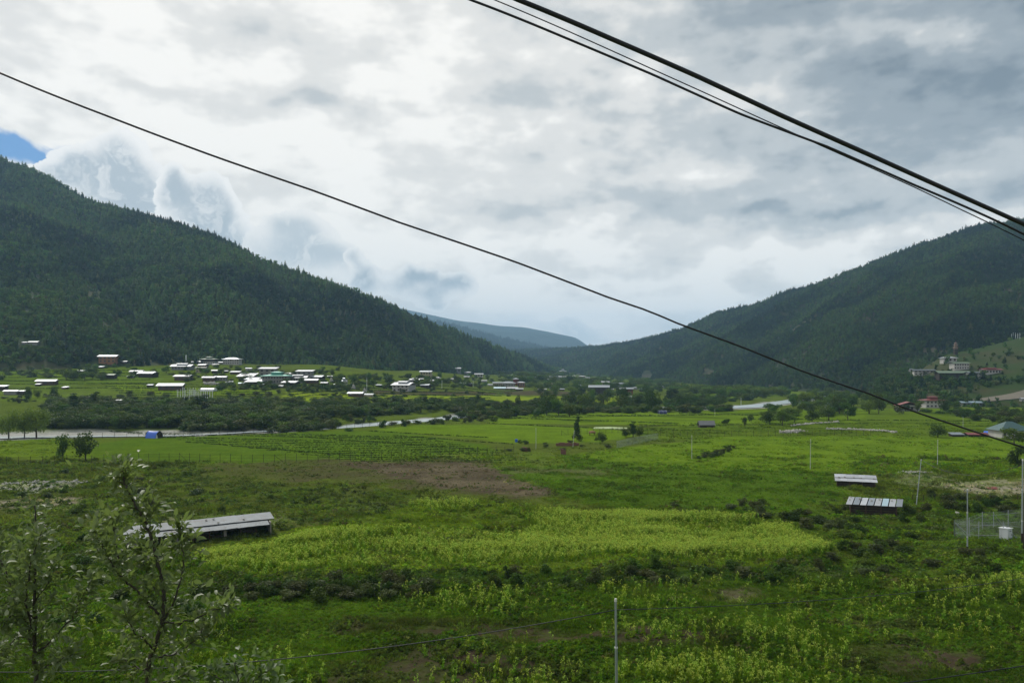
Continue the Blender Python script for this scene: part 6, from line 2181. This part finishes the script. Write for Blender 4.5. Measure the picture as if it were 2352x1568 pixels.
def hay_hut():
    p = hit(1360, 999)
    o = empty("hay_hut", p)
    w = size_at(p, 15); h = size_at(p, 10)
    for x in (-w * .4, w * .4):
        for y in (-.8, .8):
            MB().tube([(x, y, -.2), (x, y, h * .6)], .07, 5).build("leg", M["brown"], o)
    V, f = [], []
    for k, (z, s) in enumerate(((.5, 1), (.72, 1.04), (.92, .7), (1.0, .2))):
        for i in range(10):
            a = 6.283 * i / 10
            q = s * (1 + .08 * math.sin(i * 2.3 + k))
            V.append((math.cos(a) * w * .52 * q, math.sin(a) * 1.4 * q, h * z))
    for k in range(3):
        for i in range(10): f.append((k * 10 + i, k * 10 + (i + 1) % 10, (k + 1) * 10 + (i + 1) % 10, (k + 1) * 10 + i))
    f += [tuple(range(9, -1, -1)), tuple(range(30, 40))]
    MB().add(V, f).build("hay_top", M["hay"], o)
    tag(o, "reddish brown hay stack on legs right of the slim lone tree", "haystack")


hay_hut()


def barrel():
    p = hit(1186, 1015)
    o = empty("barrel", p)
    r = .45
    MB().tube([(0, 0, 0), (0, 0, .3), (0, 0, .6), (0, 0, .95)], [r * .94, r, r, r * .94], 14).build("drum", M["bluetarp"], o, smooth=False)
    for z in (.3, .62): MB().tube([(0, 0, z), (0, 0, z + .03)], r * 1.05, 14).build("hoop", M["darktarp"], o)
    tag(o, "small blue barrel left of the thin pole and brick stack", "barrel")


barrel()


def sheet_patch(name, poly, mk, label, cat, z=.05, thick=.05):
    P = [hit(*p) for p in poly]
    b = P[0].copy()
    V = [tuple(q - b + Vector((0, 0, z))) for q in P]
    n = len(V)
    V2 = [(x, y, zz - thick) for x, y, zz in V]
    mb = MB().add(V + V2, [tuple(range(n)), tuple(reversed(range(n, 2 * n)))] + [(i, i + n, (i + 1) % n + n, (i + 1) % n) for i in range(n)])
    o = mb.build(name, M[mk], loc=b)
    tag(o, label, cat)


sheet_patch("plastic_sheet", [(1362, 984.5), (1443, 986), (1440, 982), (1400, 980.5), (1366, 981)], "paleplot", "pale plot covered with thin sheeting beyond the slim lone tree", "sheet", .1)
sheet_patch("tarpaulin", [(2258, 1000), (2276, 1000), (2274, 995), (2260, 995)], "bluetarp", "faded blue tarpaulin between the red roofed shed and the blue green roof", "tarpaulin", .9, .1)
sheet_patch("board", [(2183, 1268), (2200, 1268), (2198, 1264), (2186, 1264)], "redwall", "flat rusty red panel lying in the grass below the bracketed pole", "panel", .12, .08)
sheet_patch("board", [(2262, 1123), (2292, 1124), (2288, 1119), (2266, 1119)], "redwall", "reddish sheet lying on the bare yard", "panel", .12, .08)


def bank_road():
    """pale cut bank and dirt road at the right"""
    m = simple("pale_earth", (.14, .125, .095), .95, var=.3, scale=.4)
    row = [(2200, 928, 923), (2262, 924, 914), (2300, 920, 909), (2335, 917, 902), (2360, 915, 894), (2420, 912, 886), (2520, 908, 878)]
    Xs = np.arange(2200, 2521, 16.0)
    n, K = len(Xs), 6
    V = []
    for X in Xs:
        Yn = float(np.interp(X, [r[0] for r in row], [r[1] for r in row])); Yf = float(np.interp(X, [r[0] for r in row], [r[2] for r in row]))
        for k in range(K):
            q = on(X, Yn + (Yf - Yn) * k / (K - 1))
            V.append((q.x, q.y, q.z + .45))
    f = [(i * K + k, (i + 1) * K + k, (i + 1) * K + k + 1, i * K + k + 1) for i in range(n - 1) for k in range(K - 1)]
    o = link("dirt_road_bank", mesh_np("dirt_road_bank", V, f, [m], smooth=True))
    tag(o, kind="structure")


bank_road()


# ---------------------------------------------------------------- overhead cables
def cable(name, pts, d0, d1, px, label, group=None, extend=.25):
    """a real cable hung from off-view poles: distance runs from d0 (left end) to d1 (right end)"""
    X = np.array([p[0] for p in pts], float); Y = np.array([p[1] for p in pts], float)
    # smooth curve through the points
    xs = np.linspace(X[0], X[-1], 60)
    c = np.polyfit((X - 1176) / 1000, Y, 4)
    ys = np.polyval(c, (xs - 1176) / 1000)
    res = np.interp(xs, X, Y - np.polyval(c, (X - 1176) / 1000))
    ys = ys + res
    d = d0 + (d1 - d0) * (xs - X[0]) / (X[-1] - X[0])
    P = np.stack([(xs - HX) / F * d, d, CAMZ + (HY - ys) / F * d], 1)
    # on past both sides of the view: up to a pole higher on the hillside, down to one beside the slope
    va, vb = (P[0] - P[6]), (P[-1] - P[-7])
    A_ = [P[0] + va * k - np.array([0, 0, 1]) * (-.012) * k * k for k in (14, 9, 5, 2.5, 1)]
    B_ = [P[-1] + vb * k + np.array([0, 0, 1]) * .012 * k * k for k in (1, 2.5, 5, 9, 14)]
    P = np.concatenate([A_, P, B_])
    rr = px / F * (d0 + d1) / 2 / 2
    o = MB().tube([tuple(p) for p in P], rr, 8).build(name, M["cable"], smooth=True)
    tag(o, label, "cable", group)
    return o


cable("cable", [(0, 168), (250, 268), (500, 362), (720, 438), (920, 512), (1180, 600), (1400, 684), (1490, 714), (1560, 744), (1700, 795), (1850, 855), (2000, 905), (2100, 945), (2200, 978), (2352, 1027)], 9, 11, 4.4,
      "single thin black cable sagging across the whole view from upper left to lower right")
cable("cable", [(1190, 0), (1400, 88), (1600, 175), (1800, 268), (2000, 357), (2200, 447), (2352, 515)], 9, 10.5, 11, "thick black bundled cable, uppermost of three at upper right")
cable("cable", [(1080, 0), (1300, 88), (1500, 172), (1700, 262), (1900, 337), (2100, 425), (2352, 538)], 9.6, 11, 5.6, "medium black cable running under the thick one at upper right")
cable("cable", [(1135, 0), (1300, 70), (1500, 160), (1620, 214), (1760, 278), (1900, 341), (2100, 430), (2200, 478), (2352, 552)], 10.5, 11.6, 2.7, "thinnest black cable crossing the medium one at upper right")


def wire(name, a, b, sag, r, label, n=24):
    P = []
    for i in range(n + 1):
        t = i / n
        q = a.lerp(b, t)
        q.z -= sag * 4 * t * (1 - t)
        P.append(tuple(q))
    o = MB().tube(P, r, 6).build(name, M["cable"], smooth=True)
    tag(o, label, "wire")


def at_d(X, Y, d):
    return Vector(((X - HX) / F * d, d, CAMZ + (HY - Y) / F * d))


t1 = top1 - Vector((0, 0, .5))
wire("wire", at_d(-700, 1497, 44), t1, 1.9, .022, "black wire hanging from the foreground pole away to the left")
wire("wire", t1, at_d(2900, 1180, 90), 2.2, .018, "black wire running from the foreground pole up to the right")
wire("wire", top2, top4 - Vector((0, 0, .6)), 1.9, .03, "dark wire sagging from the leaning pole to the right edge pole")
wire("wire", at_d(1900, 1590, 30), at_d(2700, 1470, 32), .1, .02, "short length of wire crossing the bottom right corner")


# ================================================================== the two near saplings
M["sapleaf"] = leafmat("silver_green_leaves", (0.155, 0.20, 0.09), trans=0.4, rough=.5, var=.1, spec=0.28)


def sapling(label, d, stems, leaves, seed):
    """stems: lists of (X, Y) with thickness; leaves grow along every stem"""
    rng = np.random.default_rng(seed)
    base = at_d(stems[0][0][0][0], stems[0][0][0][1], d)
    gx = base.x; gz = float(Zg(np.array([gx]), np.array([d]))[0])
    o = empty("sapling", (gx, d, gz))
    V, f = [], []
    cnt = 0
    LV, LF = [], []
    for si, (pts, r0, r1, off) in enumerate(stems):
        P = []
        for k, (X, Y) in enumerate(pts):
            dd = d + off * k / max(1, len(pts) - 1)
            P.append(np.array(at_d(X, Y, dd)))
        if si == 0:
            P = [np.array((gx, d, gz - .1))] + P
        P = np.array(P)
        # resample with slight wander
        t = np.linspace(0, len(P) - 1, len(P) * 5)
        Q = np.stack([np.interp(t, np.arange(len(P)), P[:, a]) for a in range(3)], 1)
        Q[1:-1] += rng.normal(size=(len(Q) - 2, 3)) * .008
        rr = np.linspace(r0, r1, len(Q))
        loc = Q - np.array((gx, d, gz))
        MB().tube([tuple(q) for q in loc], list(rr), 7).build("trunk" if si == 0 else "branch", M["stem"], o, smooth=True)
        # twigs and leaves
        n = int(leaves * (.55 if si == 0 else .85) * np.linalg.norm(np.diff(Q, axis=0), axis=1).sum())
        tt = rng.random(n) ** (1.25 if si == 0 else .7) * (len(Q) - 1)
        for q in tt:
            i = min(int(q), len(Q) - 2)
            c = loc[i] + (loc[i + 1] - loc[i]) * (q - i)
            ax = loc[i + 1] - loc[i]; ax /= max(1e-6, np.linalg.norm(ax))
            side = rng.normal(size=3); side -= ax * side.dot(ax); side /= np.linalg.norm(side)
            frac = q / (len(Q) - 1)
            tw = abs(rng.normal()) * .16 * (1.2 - .8 * frac) if rng.random() < .85 else .01
            c = c + side * tw + np.array([0, 0, tw * .45])
            L = rng.uniform(.055, .105)
            dr = ax * .45 + side * 1.0 + np.array([0, 0, rng.uniform(-.55, .75)]) + rng.normal(size=3) * .35
            dr /= np.linalg.norm(dr)
            up = rng.normal(size=3) * .55 + np.array([0, 0, 1.0])
            wv = np.cross(dr, up); wv /= np.linalg.norm(wv)
            nrm = np.cross(wv, dr)
            W = L * rng.uniform(.18, .27)
            b = len(LV)
            cup = nrm * W * .45
            LV += [c, c + dr * L * .3 - wv * W + cup, c + dr * L * .7 - wv * W * .8 + cup, c + dr * L - nrm * L * .12, c + dr * L * .7 + wv * W * .8 + cup, c + dr * L * .3 + wv * W + cup, c + dr * L * .33, c + dr * L * .7]
            LF += [(b, b + 1, b + 6, b + 5)[:4], (b + 1, b + 2, b + 7, b + 6), (b + 6, b + 7, b + 4, b + 5), (b + 2, b + 3, b + 4, b + 7)]
    me = mesh_np("foliage", np.array(LV), np.array(LF), [M["sapleaf"]])
    link("foliage", me, o)
    tag(o, label, "sapling")


A = [([(84, 1720), (83, 1559), (80, 1480), (78, 1400), (80, 1330), (80, 1240), (79, 1160)], .028, .006, 0),
     ([(80, 1500), (60, 1420), (30, 1350), (0, 1290), (-20, 1240)], .014, .004, .4),
     ([(80, 1460), (60, 1380), (70, 1290), (95, 1220)], .012, .003, -.3),
     ([(80, 1500), (120, 1470), (165, 1420), (190, 1370), (215, 1320)], .012, .003, .3),
     ([(80, 1420), (40, 1400), (5, 1440), (-30, 1400)], .010, .003, -.2),
     ([(80, 1380), (110, 1340), (130, 1290)], .008, .003, .2),
     ([(80, 1470), (40, 1460), (10, 1500), (-20, 1520)], .010, .003, .3),
     ([(79, 1340), (55, 1300), (40, 1255)], .008, .003, .2), ([(80, 1540), (130, 1520), (170, 1500)], .008, .003, -.2)]
Bm = [([(330, 1720), (338, 1541), (352, 1490), (372, 1438), (377, 1378), (368, 1310), (352, 1250), (338, 1205), (322, 1176), (305, 1148), (290, 1118), (281, 1090), (284, 1066)], .026, .004, 0),
      ([(372, 1438), (400, 1380), (418, 1320), (421, 1250), (418, 1205)], .013, .003, .3),
      ([(365, 1410), (330, 1372), (286, 1333), (262, 1300), (240, 1262), (215, 1215)], .013, .003, -.3),
      ([(286, 1333), (270, 1270), (262, 1215), (255, 1190)], .008, .003, .2),
      ([(375, 1430), (440, 1425), (490, 1402), (538, 1382)], .010, .003, .3),
      ([(350, 1490), (310, 1450), (285, 1400)], .010, .003, -.2),
      ([(345, 1510), (400, 1500), (450, 1470), (470, 1430)], .010, .003, .2),
      ([(377, 1378), (345, 1340), (330, 1290), (320, 1250)], .009, .003, .3),
      ([(340, 1540), (300, 1530), (270, 1500)], .009, .003, .2),
      ([(335, 1580), (400, 1560), (440, 1540)], .009, .003, .2), ([(281, 1110), (268, 1095), (262, 1085)], .004, .002, .1), ([(335, 1200), (350, 1178), (360, 1160)], .004, .002, .1)]
Cc = [([(560, 1720), (555, 1620), (545, 1570), (540, 1520)], .016, .004, 0), ([(550, 1600), (590, 1560), (625, 1530)], .010, .003, .2), ([(552, 1600), (510, 1565), (480, 1535)], .010, .003, .2),
      ([(555, 1640), (610, 1600), (660, 1570)], .010, .003, .2)]
sapling("leafy sapling at the bottom left corner, the leftmost", 8.0, A, 275, 901)
sapling("taller sapling with a bent bare tip in front of the long shed", 7.4, Bm, 265, 902)
sapling("small sapling showing only its top at the lower edge right of the tall one", 7.8, Cc, 230, 903)
#MARK_OBJ_END
# ================================================================== tell look-alikes apart by their order in the view
def order_labels():
    bpy.context.view_layer.update()
    by = {}
    for o in SC.objects:
        if o.parent is None and o.get("category") and o.get("label"):
            by.setdefault(o["label"], []).append(o)
    small = ["first", "second", "third", "fourth", "fifth", "sixth", "seventh", "eighth", "ninth", "tenth", "eleventh", "twelfth"]
    for lb, L in by.items():
        if len(L) < 2: continue
        L.sort(key=lambda o: o.location.x / o.location.y)
        w = len(lb.split())
        for i, o in enumerate(L):
            if len(L) > 12: continue
            od = "leftmost" if i == 0 else ("rightmost" if i == len(L) - 1 else small[i] + " from left")
            o["label"] = (od + ", " + lb) if w + 3 <= 16 else lb
            if not o.get("group"): o["group"] = lb


order_labels()
# ================================================================== haze
def build_haze():
    m, g, out = mat("haze")
    pv = g.new("ShaderNodeVolumePrincipled")
    pv.inputs["Color"].default_value = (0.42, 0.70, 1.0, 1)
    pv.inputs["Density"].default_value = 9.5e-5
    pv.inputs["Anisotropy"].default_value = 0.1
    g.link(pv.outputs[0], out.inputs["Volume"])
    me = MB().box(-12500, 12500, -400, 10500, -6, 740).mesh("haze", m)
    o = link("haze", me)
    tag(o, "thin pale blue haze filling the valley", None, None, "stuff")


build_haze()
